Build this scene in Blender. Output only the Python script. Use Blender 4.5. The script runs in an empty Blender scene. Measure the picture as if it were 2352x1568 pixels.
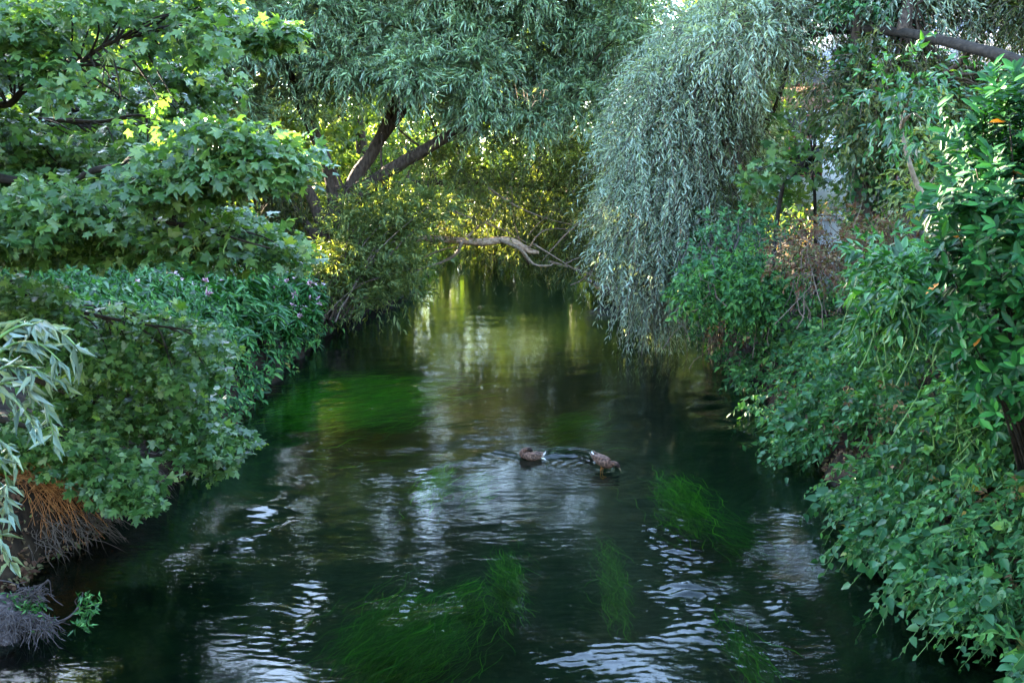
import bpy, math, random
import numpy as np

R = math.radians
rng = np.random.default_rng(11)
random.seed(11)
scene = bpy.context.scene
COL = scene.collection

# ------------------------------------------------------------------ camera
F_PX, CX, CY, HOR = 2287.0, 1176.0, 784.0, 430.0
CAM_H = 4.5
PITCH = math.atan((CY - HOR) / F_PX)
cam_d = bpy.data.cameras.new("camera")
cam = bpy.data.objects.new("camera", cam_d)
COL.objects.link(cam)
cam_d.sensor_width = 36.0
cam_d.lens = F_PX * 36.0 / 2352.0
cam_d.clip_end = 3000
cam.location = (0, 0, CAM_H)
cam.rotation_euler = (R(90) - PITCH, 0, 0)
scene.camera = cam
cp, sp = math.cos(PITCH), math.sin(PITCH)


def P(u, v, d):
    """a point at distance d (along y) seen at photo position u, v (2352 wide)"""
    a = (u - CX) / F_PX
    b = -(v - CY) / F_PX
    dx, dy, dz = a, cp + b * sp, -sp + b * cp
    t = d / dy
    return np.array([dx * t, d, CAM_H + dz * t])


def W(u, v, z=0.0):
    """the point at height z seen at photo position u, v"""
    a = (u - CX) / F_PX
    b = -(v - CY) / F_PX
    dx, dy, dz = a, cp + b * sp, -sp + b * cp
    t = (z - CAM_H) / dz
    return np.array([dx * t, dy * t, z])


# ------------------------------------------------------------------ light
SUN_AZ, SUN_EL = R(-46), R(15)
SUN = np.array([math.sin(SUN_AZ) * math.cos(SUN_EL), math.cos(SUN_AZ) * math.cos(SUN_EL), math.sin(SUN_EL)])
world = bpy.data.worlds.new("World")
scene.world = world
world.use_nodes = True
wn = world.node_tree
bg = wn.nodes["Background"]
sky = wn.nodes.new("ShaderNodeTexSky")
sky.sky_type = 'NISHITA'
sky.sun_disc = False
sky.sun_elevation = SUN_EL
sky.sun_rotation = SUN_AZ
sky.air_density = 1.0
sky.dust_density = 0.5
sky.ozone_density = 1.3
wn.links.new(sky.outputs[0], bg.inputs[0])
bg.inputs[1].default_value = 0.15
sl = bpy.data.lights.new("sun", 'SUN')
sl.energy = 5.0
sl.angle = R(0.5)
sl.color = (1.0, 0.84, 0.60)
so = bpy.data.objects.new("sun", sl)
COL.objects.link(so)
so.location = tuple(SUN * 80)
from mathutils import Vector
so.rotation_euler = Vector(SUN).to_track_quat('Z', 'Y').to_euler()

scene.view_settings.view_transform = 'Standard'
scene.view_settings.look = 'None'
scene.view_settings.exposure = 4.9
scene.view_settings.gamma = 1.0
scene.render.engine = 'CYCLES'
cy = scene.cycles
cy.max_bounces = 6
cy.diffuse_bounces = 1
cy.glossy_bounces = 3
cy.transmission_bounces = 4
cy.transparent_max_bounces = 8
cy.caustics_reflective = False
cy.caustics_refractive = False
cy.use_denoising = True
cy.use_adaptive_sampling = False
cy.light_sampling_threshold = 0.0
cy.sample_clamp_indirect = 0.6


# ------------------------------------------------------------------ materials
def mat(name):
    m = bpy.data.materials.new(name)
    m.use_nodes = True
    nt = m.node_tree
    return m, nt, nt.nodes["Principled BSDF"], nt.nodes["Material Output"]


def ramp(nt, stops):
    r = nt.nodes.new("ShaderNodeValToRGB")
    e = r.color_ramp.elements
    while len(e) > 1:
        e.remove(e[-1])
    e[0].position = stops[0][0]
    e[0].color = (*stops[0][1], 1)
    for p, c in stops[1:]:
        x = e.new(p)
        x.color = (*c, 1)
    return r


def leaf_mat(name, stops, back=None, trans=0.35, tcol=1.6, rough=0.5, spec=0.35, tint=(1.25, 1.15, 0.35)):
    m, nt, b, out = mat(name)
    L = nt.links
    at = nt.nodes.new("ShaderNodeAttribute")
    at.attribute_name = "rnd"
    r = ramp(nt, stops)
    L.new(at.outputs["Fac"], r.inputs[0])
    col = r.outputs[0]
    if back:
        g = nt.nodes.new("ShaderNodeNewGeometry")
        mx = nt.nodes.new("ShaderNodeMixRGB")
        L.new(g.outputs["Backfacing"], mx.inputs[0])
        L.new(col, mx.inputs[1])
        r2 = ramp(nt, back)
        L.new(at.outputs["Fac"], r2.inputs[0])
        L.new(r2.outputs[0], mx.inputs[2])
        col = mx.outputs[0]
    L.new(col, b.inputs["Base Color"])
    b.inputs["Roughness"].default_value = rough
    b.inputs["Specular IOR Level"].default_value = spec
    tr = nt.nodes.new("ShaderNodeBsdfTranslucent")
    mu = nt.nodes.new("ShaderNodeMixRGB")
    mu.blend_type = 'MULTIPLY'
    mu.inputs[0].default_value = 1
    L.new(r.outputs[0], mu.inputs[1])
    mu.inputs[2].default_value = (tint[0] * tcol, tint[1] * tcol, tint[2] * tcol, 1)
    L.new(mu.outputs[0], tr.inputs[0])
    ms = nt.nodes.new("ShaderNodeMixShader")
    ms.inputs[0].default_value = trans
    L.new(b.outputs[0], ms.inputs[1])
    L.new(tr.outputs[0], ms.inputs[2])
    L.new(ms.outputs[0], out.inputs[0])
    return m


def rough_mat(name, c1, c2, scale=8, rough=0.9, bump=0.4, c3=None, detail=6, stretch=(1, 1, 1), spec=0.2):
    m, nt, b, out = mat(name)
    L = nt.links
    tc = nt.nodes.new("ShaderNodeTexCoord")
    mp = nt.nodes.new("ShaderNodeMapping")
    mp.inputs["Scale"].default_value = stretch
    L.new(tc.outputs["Object"], mp.inputs[0])
    n = nt.nodes.new("ShaderNodeTexNoise")
    n.inputs["Scale"].default_value = scale
    n.inputs["Detail"].default_value = detail
    L.new(mp.outputs[0], n.inputs["Vector"])
    st = [(0.3, c1), (0.7, c2)]
    if c3:
        st = [(0.25, c1), (0.5, c2), (0.75, c3)]
    r = ramp(nt, st)
    L.new(n.outputs[0], r.inputs[0])
    L.new(r.outputs[0], b.inputs["Base Color"])
    b.inputs["Roughness"].default_value = rough
    b.inputs["Specular IOR Level"].default_value = spec
    if bump:
        bp = nt.nodes.new("ShaderNodeBump")
        bp.inputs["Strength"].default_value = bump
        bp.inputs["Distance"].default_value = 0.05
        L.new(n.outputs[0], bp.inputs["Height"])
        L.new(bp.outputs[0], b.inputs["Normal"])
    return m


M = {}
M['sycamore'] = leaf_mat('sycamore leaf', [(0, (.012, .040, .010)), (.5, (.042, .105, .024)), (.88, (.11, .19, .055)), (.97, (.15, .20, .05)), (1, (.13, .06, .02))],
                         back=[(0, (.07, .13, .06)), (1, (.13, .19, .09))], trans=.42, rough=.36, spec=.5)
M['willow'] = leaf_mat('willow leaf', [(0, (.022, .055, .022)), (.42, (.095, .17, .085)), (.8, (.25, .36, .20)), (.94, (.12, .18, .08)), (1, (.22, .14, .04))],
                       back=[(0, (.12, .18, .13)), (1, (.20, .27, .20))], trans=.26, rough=.36, spec=.5)
M['silver'] = leaf_mat('silver willow leaf', [(0, (.04, .075, .045)), (.42, (.16, .22, .155)), (.8, (.33, .41, .32)), (.95, (.17, .22, .14)), (1, (.22, .17, .08))],
                       back=[(0, (.18, .24, .20)), (1, (.30, .36, .30))], trans=.25, rough=.45, spec=.4)
M['spray'] = leaf_mat('near willow leaf', [(0, (.03, .055, .04)), (.5, (.08, .125, .09)), (1, (.17, .23, .18))], back=[(0, (.10, .14, .12)), (1, (.18, .23, .20))], trans=.15, rough=.5, spec=.25)
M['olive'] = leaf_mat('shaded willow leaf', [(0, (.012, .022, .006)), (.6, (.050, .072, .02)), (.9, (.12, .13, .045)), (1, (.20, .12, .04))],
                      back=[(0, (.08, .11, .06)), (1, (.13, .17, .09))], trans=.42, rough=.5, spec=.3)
M['golden'] = leaf_mat('golden sallow leaf', [(0, (.030, .055, .015)), (.6, (.085, .125, .035)), (1, (.22, .24, .08))],
                       trans=.38, rough=.5, spec=.3)
M['laurel'] = leaf_mat('laurel leaf', [(0, (.003, .020, .005)), (.6, (.008, .052, .011)), (.9, (.026, .12, .020)), (.98, (.07, .20, .025)), (1, (.30, .12, .02))],
                       trans=.10, rough=.45, spec=.14)
M['nettle'] = leaf_mat('nettle leaf', [(0, (.006, .028, .008)), (.5, (.024, .092, .024)), (.9, (.085, .22, .05)), (.98, (.14, .19, .05)), (1, (.20, .13, .03))],
                       back=[(0, (.04, .11, .035)), (1, (.07, .16, .05))], trans=.28, rough=.5, spec=.2)
M['bramble'] = leaf_mat('bramble leaf', [(0, (.006, .028, .010)), (.6, (.024, .090, .030)), (.96, (.08, .20, .065)), (1, (.16, .10, .03))],
                        back=[(0, (.05, .115, .05)), (1, (.08, .155, .07))], trans=.22, rough=.45, spec=.25)
M['balsam'] = leaf_mat('balsam leaf', [(0, (.005, .035, .008)), (.6, (.024, .11, .024)), (1, (.09, .23, .06))], trans=.28, rough=.4, spec=.45)
M['ivy'] = leaf_mat('ivy leaf', [(0, (.005, .026, .008)), (.6, (.018, .080, .022)), (.95, (.06, .18, .04)), (1, (.20, .18, .03))], trans=.25, rough=.32, spec=.5)
M['far'] = leaf_mat('far tree leaf', [(0, (.035, .075, .018)), (.6, (.070, .120, .028)), (1, (.13, .17, .04))], trans=.42, rough=.5, spec=.3)
M['fargold'] = leaf_mat('far lime leaf', [(0, (.04, .075, .014)), (.6, (.075, .12, .024)), (1, (.15, .17, .04))], trans=.4, rough=.5, spec=.3)
M['lime'] = leaf_mat('pale young leaf', [(0, (.05, .14, .03)), (.7, (.10, .21, .05)), (1, (.22, .26, .05))], trans=.3, rough=.45, spec=.3)
M['dry'] = leaf_mat('dry leaf', [(0, (.07, .04, .02)), (.5, (.14, .085, .045)), (1, (.22, .15, .08))], trans=.2, rough=.8, spec=.1)
M['rust'] = leaf_mat('dying bramble leaf', [(0, (.03, .012, .008)), (.5, (.09, .045, .028)), (.75, (.06, .08, .03)), (1, (.20, .12, .07))], trans=.2, rough=.7, spec=.1)
M['pink'] = leaf_mat('balsam petal', [(0, (.45, .22, .30)), (.6, (.62, .42, .48)), (1, (.75, .66, .68))], trans=.3, rough=.6, spec=.2, tint=(1, .8, .9), tcol=1)
M['weed'] = leaf_mat('water weed', [(0, (.008, .032, .002)), (.6, (.020, .100, .003)), (1, (.13, .33, .012))], trans=.35, rough=.6, spec=.1, tint=(1.1, 1.1, .3))
M['bark'] = rough_mat('willow bark', (.010, .007, .006), (.045, .030, .023), 14, .9, .8, c3=(.075, .055, .042), stretch=(1, 1, .35))
M['darkbark'] = rough_mat('sycamore bark', (.007, .005, .004), (.026, .020, .016), 10, .9, .5)
M['palebark'] = rough_mat('pale bark', (.10, .07, .05), (.24, .18, .135), 12, .85, .4)
M['wet'] = rough_mat('wet dark wood', (.008, .006, .006), (.030, .022, .02), 10, .6, .5, spec=.4)
M['twig'] = rough_mat('dead twig', (.05, .035, .027), (.14, .105, .085), 14, .9, .2)
M['greytwig'] = rough_mat('grey weathered root', (.020, .015, .015), (.085, .070, .072), 14, .85, .3)
M['stump'] = rough_mat('rotten stump', (.010, .008, .008), (.05, .04, .042), 22, .95, 1.0, c3=(.13, .11, .115), stretch=(.4, 1, 1))
M['lightbark'] = rough_mat('bare branch', (.16, .10, .07), (.42, .30, .22), 12, .85, .4)
M['straw'] = rough_mat('dry straw', (.16, .055, .018), (.36, .15, .05), 10, .8, .1)
M['greenstem'] = rough_mat('green stem', (.05, .10, .025), (.09, .16, .04), 10, .6, .1)
M['soil'] = rough_mat('bank soil', (.030, .022, .018), (.085, .062, .055), 5, .95, .7)


# ------------------------------------------------------------------ object helpers
def tagit(o, label=None, cat=None, group=None, kind=None):
    if label: o['label'] = label
    if cat: o['category'] = cat
    if group: o['group'] = group
    if kind: o['kind'] = kind
    return o


def thing(name, label, cat, base, group=None):
    e = bpy.data.objects.new(name, None)
    e.empty_display_size = .2
    COL.objects.link(e)
    e.location = tuple(float(c) for c in base)
    return tagit(e, label, cat, group)


def root_of(o):
    v = np.zeros(3)
    while o is not None:
        v += np.array(o.location)
        o = o.parent
    return v


def mesh_obj(name, V, F, material, parent=None, rnd=None, smooth=False):
    """V (n,3) in world space, F list of (m,k) arrays"""
    V = np.asarray(V, dtype=np.float64)
    if parent is not None:
        V = V - root_of(parent)
    me = bpy.data.meshes.new(name)
    F = [np.asarray(f, dtype=np.int32) for f in F if len(f)]
    nl = sum(f.size for f in F)
    npoly = sum(len(f) for f in F)
    me.vertices.add(len(V))
    me.vertices.foreach_set("co", V.astype(np.float32).ravel())
    me.loops.add(nl)
    me.loops.foreach_set("vertex_index", np.concatenate([f.ravel() for f in F]))
    me.polygons.add(npoly)
    tot = np.concatenate([np.full(len(f), f.shape[1], dtype=np.int32) for f in F])
    st = np.concatenate([[0], np.cumsum(tot)[:-1]]).astype(np.int32)
    me.polygons.foreach_set("loop_start", st)
    me.polygons.foreach_set("loop_total", tot)
    if smooth:
        me.polygons.foreach_set("use_smooth", np.ones(npoly, dtype=bool))
    if rnd is not None:
        a = me.attributes.new("rnd", 'FLOAT', 'POINT')
        a.data.foreach_set("value", np.asarray(rnd, dtype=np.float32))
    me.update(calc_edges=True)
    me.validate()
    if isinstance(material, (list, tuple)):
        for mm in material: me.materials.append(mm)
    else:
        me.materials.append(material)
    o = bpy.data.objects.new(name, me)
    COL.objects.link(o)
    if parent is not None:
        o.parent = parent
    return o


class MB:
    def __init__(s):
        s.V, s.F, s.n = [], {}, 0

    def add(s, V, faces):
        V = np.asarray(V, float)
        for f in faces:
            f = np.asarray(f, dtype=np.int32)
            s.F.setdefault(f.shape[1], []).append(f + s.n)
        s.V.append(V)
        s.n += len(V)

    def tube(s, pts, radii, seg=8, res=4, wob=0.0, cap=True, flat=None):
        pts = np.asarray(pts, float)
        pts, rad = smooth_path(pts, radii, res)
        n = len(pts)
        T = np.gradient(pts, axis=0)
        T /= np.linalg.norm(T, axis=1)[:, None] + 1e-9
        ref = np.array([0, 0, 1.0]) if abs(T[:, 2]).mean() < .8 else np.array([1.0, 0, 0])
        A = np.cross(T, ref)
        A /= np.linalg.norm(A, axis=1)[:, None] + 1e-9
        B = np.cross(A, T)
        th = np.arange(seg) * 2 * math.pi / seg
        rr = rad[:, None] * (1 + (wob * rng.standard_normal((n, seg)) if wob else 0))
        V = pts[:, None, :] + (np.cos(th)[None, :, None] * A[:, None, :] + np.sin(th)[None, :, None] * B[:, None, :]) * rr[:, :, None]
        V = V.reshape(-1, 3)
        i = np.arange(n - 1)[:, None] * seg
        j = np.arange(seg)[None, :]
        k = (j + 1) % seg
        Q = np.stack([i + j, i + k, i + seg + k, i + seg + j], -1).reshape(-1, 4)
        fs = [Q]
        if cap:
            fs.append(np.arange(seg)[::-1][None, :])
            fs.append((np.arange(seg) + (n - 1) * seg)[None, :])
        s.add(V, fs)

    def box(s, x0, x1, y0, y1, z0, z1, rot=0, org=(0, 0, 0)):
        V = np.array([[x, y, z] for x in (x0, x1) for y in (y0, y1) for z in (z0, z1)], float)
        c, n = math.cos(rot), math.sin(rot)
        V = np.stack([V[:, 0] * c - V[:, 1] * n, V[:, 0] * n + V[:, 1] * c, V[:, 2]], -1) + np.asarray(org)
        s.add(V, [[[0, 1, 3, 2], [4, 6, 7, 5], [0, 4, 5, 1], [2, 3, 7, 6], [0, 2, 6, 4], [1, 5, 7, 3]]])

    def build(s, name, material, parent=None, smooth=True):
        V = np.concatenate(s.V)
        F = [np.concatenate(v) for v in s.F.values()]
        return mesh_obj(name, V, F, material, parent, smooth=smooth)


def smooth_path(pts, radii, res=4):
    pts = np.asarray(pts, float)
    n = len(pts)
    radii = np.asarray(radii, float)
    if radii.ndim == 0:
        radii = np.full(n, float(radii))
    if len(radii) == 2 and n != 2:
        radii = np.linspace(radii[0], radii[1], n)
    if n < 3 or res < 2:
        return pts, radii
    p = np.vstack([2 * pts[0] - pts[1], pts, 2 * pts[-1] - pts[-2]])
    out, ro = [], []
    for i in range(n - 1):
        for t in np.arange(res) / res:
            p0, p1, p2, p3 = p[i], p[i + 1], p[i + 2], p[i + 3]
            out.append(.5 * ((2 * p1) + (-p0 + p2) * t + (2 * p0 - 5 * p1 + 4 * p2 - p3) * t * t + (-p0 + 3 * p1 - 3 * p2 + p3) * t ** 3))
            ro.append(radii[i] * (1 - t) + radii[i + 1] * t)
    out.append(pts[-1]); ro.append(radii[-1])
    return np.array(out), np.array(ro)


def many_tubes(S, rad, seg=3):
    """S (m,k,3) strands, rad (m,k) -> V, quads"""
    m, k, _ = S.shape
    T = np.gradient(S, axis=1)
    T /= np.linalg.norm(T, axis=2)[..., None] + 1e-9
    ref = np.array([.31, .52, .79])
    A = np.cross(T, ref)
    A /= np.linalg.norm(A, axis=2)[..., None] + 1e-9
    B = np.cross(A, T)
    th = np.arange(seg) * 2 * math.pi / seg
    V = S[:, :, None, :] + (np.cos(th)[:, None] * A[:, :, None, :] + np.sin(th)[:, None] * B[:, :, None, :]) * rad[:, :, None, None]
    V = V.reshape(-1, 3)
    b = (np.arange(m) * k * seg)[:, None, None] + (np.arange(k - 1) * seg)[None, :, None]
    j = np.arange(seg)[None, None, :]
    n = (j + 1) % seg
    Q = np.stack([b + j, b + n, b + seg + n, b + seg + j], -1).reshape(-1, 4)
    return V, Q


def nrm(a):
    return a / (np.linalg.norm(a, axis=-1, keepdims=True) + 1e-9)


TPL = {
    'lance': (np.array([[0, 0, 0], [.4, .5, .10], [1, 0, -.12], [.4, -.5, .10]]), [np.array([[0, 3, 2], [0, 2, 1]])]),
    'ovate': (np.array([[0, 0, 0], [.22, .48, .07], [.62, .34, .03], [1, 0, -.16], [.62, -.34, .03], [.22, -.48, .07]]),
              [np.array([[0, 5, 4, 3], [0, 3, 2, 1]])]),
    'laurel': (np.array([[0, 0, 0], [.2, .34, .05], [.55, .5, .06], [.85, .3, 0], [1, 0, -.1], [.85, -.3, 0], [.55, -.5, .06], [.2, -.34, .05], [.5, 0, -.02]]),
               [np.array([[0, 8, 2, 1], [8, 4, 3, 2], [0, 7, 6, 8], [8, 6, 5, 4]])]),
}
_h = [(-.06, .20), (-.02, .52), (.20, .38), (.34, .30), (.46, .47), (.70, .66), (.66, .42), (.60, .22), (.78, .24), (.86, .13)]
_o = [(0, 0)] + _h + [(1.04, 0)] + [(x, -y) for x, y in _h[::-1]]
_v = np.array([[x, y, .04 - .42 * y * y - .30 * max(0, x - .35)] for x, y in _o] + [[.3, 0, -.03]])
_n = len(_o)
TPL['palm'] = (_v, [np.array([[_n, (i + 1) % _n, i] for i in range(_n)])])
_lo = [(0, 0), (-.08, .3), (.12, .5), (.35, .36), (.5, .5), (.68, .28), (1, 0), (.68, -.28), (.5, -.5), (.35, -.36), (.12, -.5), (-.08, -.3)]
TPL['ivy'] = (np.array([[x, y, -.1 * x] for x, y in _lo]), [np.array([list(range(12))[::-1]])])

LIT = []          # (point, radius): the sun's rays to these places are kept open
LIT_KEEP = 1.1


def lit_mask(pos):
    """True where a leaf does not stand in a kept-open ray of the sun"""
    ok = np.ones(len(pos), bool)
    for p, r in LIT:
        d = pos - p
        t = d @ SUN
        q = np.linalg.norm(d - t[:, None] * SUN, axis=1)
        ok &= ~((q < r) & (t > LIT_KEEP + r * .6))
    return ok


def leaves(name, pos, dirv, nor, length, width, tpl, material, parent=None, rnd=None, carve=True):
    pos = pos.reshape(-1, 3); dirv = nrm(dirv.reshape(-1, 3)); nor = nor.reshape(-1, 3)
    length = np.broadcast_to(length, (len(pos),)).copy() if np.ndim(length) <= 1 else length.ravel()
    width = np.broadcast_to(width, (len(pos),)).copy() if np.ndim(width) <= 1 else width.ravel()
    if rnd is None:
        rnd = rng.random(len(pos))
    rnd = rnd.ravel()
    if carve and LIT:
        k = lit_mask(pos)
        pos, dirv, nor, length, width, rnd = pos[k], dirv[k], nor[k], length[k], width[k], rnd[k]
    S = nrm(np.cross(nor, dirv))
    N = np.cross(dirv, S)
    tv, tf = TPL[tpl]
    k = len(tv)
    V = pos[:, None, :] + tv[None, :, 0:1] * dirv[:, None, :] * length[:, None, None] + tv[None, :, 1:2] * S[:, None, :] * width[:, None, None] \
        + tv[None, :, 2:3] * N[:, None, :] * length[:, None, None]
    off = (np.arange(len(pos)) * k)[:, None, None]
    F = [(f[None] + off).reshape(-1, f.shape[1]) for f in tf]
    return mesh_obj(name, V.reshape(-1, 3), F, material, parent, rnd=np.repeat(rnd, k))


def weld(o):
    import bmesh
    b = bmesh.new()
    b.from_mesh(o.data)
    bmesh.ops.remove_doubles(b, verts=b.verts, dist=1e-5)
    b.to_mesh(o.data)
    b.free()
    return o


def rsphere(n):
    return nrm(rng.standard_normal((n, 3)))


def in_poly(u, v, poly):
    c = False
    j = len(poly) - 1
    for i in range(len(poly)):
        if (poly[i][1] > v) != (poly[j][1] > v) and u < (poly[j][0] - poly[i][0]) * (v - poly[i][1]) / (poly[j][1] - poly[i][1]) + poly[i][0]:
            c = not c
        j = i
    return c


def sample_poly(poly, dr, n, mind):
    us = [p[0] for p in poly]; vs = [p[1] for p in poly]
    out, pix = [], []
    tries = 0
    while len(out) < n and tries < n * 60:
        tries += 1
        u = random.uniform(min(us), max(us)); v = random.uniform(min(vs), max(vs))
        if not in_poly(u, v, poly): continue
        d = random.uniform(*dr)
        if any((u - a) ** 2 + (v - b) ** 2 < mind ** 2 and abs(d - c) < 1.6 for a, b, c in pix): continue
        pix.append((u, v, d))
        out.append(P(u, v, d))
    return np.array(out)


def sprigs(C, r, per, slen, droop, nleaf, llen, lw, out_b=.7, up=.15, spread=.9, flat=1.0, lr=.8, lean=(0, -.25, 0)):
    """C (b,3) clump centres -> leaf arrays and strands"""
    b = len(C)
    c = np.repeat(C, per, axis=0)
    n = len(c)
    rs = np.repeat(np.broadcast_to(r, (b,)), per)
    o = rsphere(n) * (rng.random(n) ** .45)[:, None]
    o[:, 2] *= flat
    st = c + o * rs[:, None] * .8
    d = nrm(o * out_b + rsphere(n) * .35 + np.array([0, 0, up]) + np.array(lean))
    ln = slen * (.6 + .7 * rng.random(n))
    t = (np.arange(nleaf) + .4) / nleaf
    pos = st[:, None] + d[:, None] * (ln[:, None] * t)[..., None]
    pos[..., 2] -= droop * ln[:, None] * t[None] ** 2
    tan = d[:, None] * np.ones((1, nleaf, 1))
    tan = tan.copy()
    tan[..., 2] -= 2 * droop * t[None]
    tan = nrm(tan)
    side = nrm(np.cross(tan, rsphere(n * nleaf).reshape(n, nleaf, 3)))
    ld = nrm(tan + side * spread)
    ld[..., 2] -= .18
    nor = nrm(np.array([0, -.35, .7]) + rng.standard_normal((n, nleaf, 3)) * .45)
    L = llen * (.65 + .6 * rng.random((n, nleaf))) * (1 - .35 * t[None] ** 3)
    L = L * (.7 + .75 * rng.random(n) ** 1.5)[:, None]
    Wd = L * lw
    clump = np.repeat(rng.random(b), per)[:, None]
    rv = np.clip(.15 * clump + lr * rng.random((n, nleaf)) + .05, 0, 1)
    k = np.array([0, nleaf // 3, 2 * nleaf // 3, nleaf - 1])
    strands = pos[:, k]
    return pos, ld, nor, L, Wd, rv, strands


def near_on(path, p):
    i = int(np.argmin(np.linalg.norm(path - p, axis=1)))
    return i


def limb_with_foliage(tree, name, pts, rad, bark, C, fol_kw, lmat, tpl, label=None, twig_r=.035, twigs=True, seg=9, fname='foliage'):
    """a limb (part) with its twigs, and the foliage it carries (sub-part)"""
    b = MB()
    b.tube(pts, rad, seg, 5, wob=.05)
    path, _ = smooth_path(pts, rad, 6)
    if twigs and C is not None:
        for c in C:
            a = path[max(0, near_on(path, c) - random.randint(0, 3))]
            mid = (a + c) / 2 + np.array([0, 0, .12 * np.linalg.norm(c - a)]) + rng.standard_normal(3) * .06
            q = [a, mid, c, c + (c - mid) * .35 + np.array([0, 0, -.1])]
            if not lit_mask(np.array(q)).all() : continue
            b.tube(q, [twig_r, twig_r * .7, twig_r * .4, twig_r * .2], 5, 3)
    o = b.build(name, bark, tree)
    if C is not None and len(C):
        pos, ld, nor, L, Wd, rv, st = sprigs(C, **fol_kw)
        leaves(fname, pos, ld, nor, L, Wd, tpl, lmat, o, rv)
        sel = st[rng.random(len(st)) < .5]
        V, Q = many_tubes(sel, np.linspace(.011, .004, sel.shape[1])[None] * np.ones((len(sel), 1)))
        tw = mesh_obj('twigs', V, [Q], M['twig'], o)
    return o


# ------------------------------------------------------------------ terrain
_yl = np.array([-30, 8, 11.4, 13, 14.3, 18, 22, 25.7, 32.7, 38, 45, 59, 75, 100, 140])
_xl = np.array([-6.2, -5.9, -5.7, -5.5, -5.3, -5.5, -5.5, -5.6, -5.7, -4.7, -4.3, -4.6, -10, -30, -70.])
_yr = np.array([-30, 8, 9, 12.5, 15.8, 19.4, 24, 31, 38, 49, 60, 75, 100, 140])
_xr = np.array([5.6, 4.95, 4.85, 4.8, 5.0, 5.25, 5.6, 6.1, 5.7, 4.8, 2.8, -2, -20, -58.])


def bl(y): return np.interp(y, _yl, _xl) + .12 * np.sin(y * 1.7) + .08 * np.sin(y * 4.1 + 1)
def br(y): return np.interp(y, _yr, _xr) + .12 * np.sin(y * 1.4 + 2) + .08 * np.sin(y * 3.7)


def sm(t):
    t = np.clip(t, 0, 1)
    return t * t * (3 - 2 * t)


def gz(x, y):
    x = np.asarray(x, float); y = np.asarray(y, float)
    tl = bl(y) - x
    tr = x - br(y)
    n = .10 * np.sin(x * 1.9 + y * .8) + .07 * np.sin(x * 3.7 - y * 2.3) + .03 * np.sin(x * 9 + y * 7)
    inside = -np.minimum(-tl, -tr)
    zin = -.12 - .85 * sm(-inside / 2.2) + .25 * n
    zl = -.12 + 1.0 * sm(tl / .45) + .10 * np.clip(tl, 0, 7) + n * sm(tl / .5)
    zr = -.12 + .40 * sm(tr / .35) + 2.35 * sm(tr / 4.2) + .02 * np.clip(tr, 0, 60) + n * sm(tr / .5)
    return np.where(tl > 0, zl, np.where(tr > 0, zr, zin))


def build_ground():
    ys = np.concatenate([np.arange(-30, 6, 2), np.arange(6, 40, .3), np.arange(40, 80, .8), np.arange(80, 140, 4), [160, 220, 320, 500, 800]])
    offl = np.concatenate([[700, 350, 180, 90, 50, 30, 20], np.arange(14, 3, -1.0), np.arange(3, .6, -.3), np.arange(.6, -.01, -.08)])
    offr = np.concatenate([np.arange(0, .5, .08), np.arange(.5, 6, .3), np.arange(6, 16, 1.0), [20, 30, 50, 90, 180, 350, 700]])
    X = []
    for y in ys:
        a, b = float(bl(y)), float(br(y))
        X.append(np.concatenate([a - offl, np.linspace(a, b, 26)[1:-1], b + offr]))
    X = np.array(X)
    Y = np.repeat(ys[:, None], X.shape[1], 1)
    Z = gz(X, Y)
    V = np.stack([X, Y, Z], -1).reshape(-1, 3)
    n, m = X.shape
    i = np.arange(n - 1)[:, None] * m + np.arange(m - 1)[None]
    Q = np.stack([i, i + 1, i + m + 1, i + m], -1).reshape(-1, 4)
    g, nt, b, out = mat('ground soil')
    L = nt.links
    geo = nt.nodes.new("ShaderNodeNewGeometry")
    sep = nt.nodes.new("ShaderNodeSeparateXYZ")
    L.new(geo.outputs["Position"], sep.inputs[0])
    n1 = nt.nodes.new("ShaderNodeTexNoise"); n1.inputs["Scale"].default_value = 3.5; n1.inputs["Detail"].default_value = 8
    L.new(geo.outputs["Position"], n1.inputs["Vector"])
    r1 = ramp(nt, [(.3, (.006, .004, .003)), (.5, (.018, .011, .007)), (.7, (.040, .026, .016))])
    L.new(n1.outputs[0], r1.inputs[0])
    r2 = ramp(nt, [(.35, (.001, .003, .0018)), (.6, (.003, .008, .004)), (.75, (.009, .012, .005))])
    L.new(n1.outputs[0], r2.inputs[0])
    mr = nt.nodes.new("ShaderNodeMapRange")
    mr.inputs[1].default_value = -.05; mr.inputs[2].default_value = .08
    L.new(sep.outputs[2], mr.inputs[0])
    mx = nt.nodes.new("ShaderNodeMixRGB")
    L.new(mr.outputs[0], mx.inputs[0]); L.new(r2.outputs[0], mx.inputs[1]); L.new(r1.outputs[0], mx.inputs[2])
    L.new(mx.outputs[0], b.inputs["Base Color"])
    b.inputs["Roughness"].default_value = .95
    b.inputs["Specular IOR Level"].default_value = .15
    bp = nt.nodes.new("ShaderNodeBump"); bp.inputs["Strength"].default_value = .8; bp.inputs["Distance"].default_value = .08
    L.new(n1.outputs[0], bp.inputs["Height"]); L.new(bp.outputs[0], b.inputs["Normal"])
    o = mesh_obj('ground', V, [Q], g, smooth=True)
    tagit(o, kind='structure')


build_ground()

# ------------------------------------------------------------------ water
DUCK_SWIM = W(1222, 1054)
DUCK_STAND = W(1383, 1078)


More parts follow.
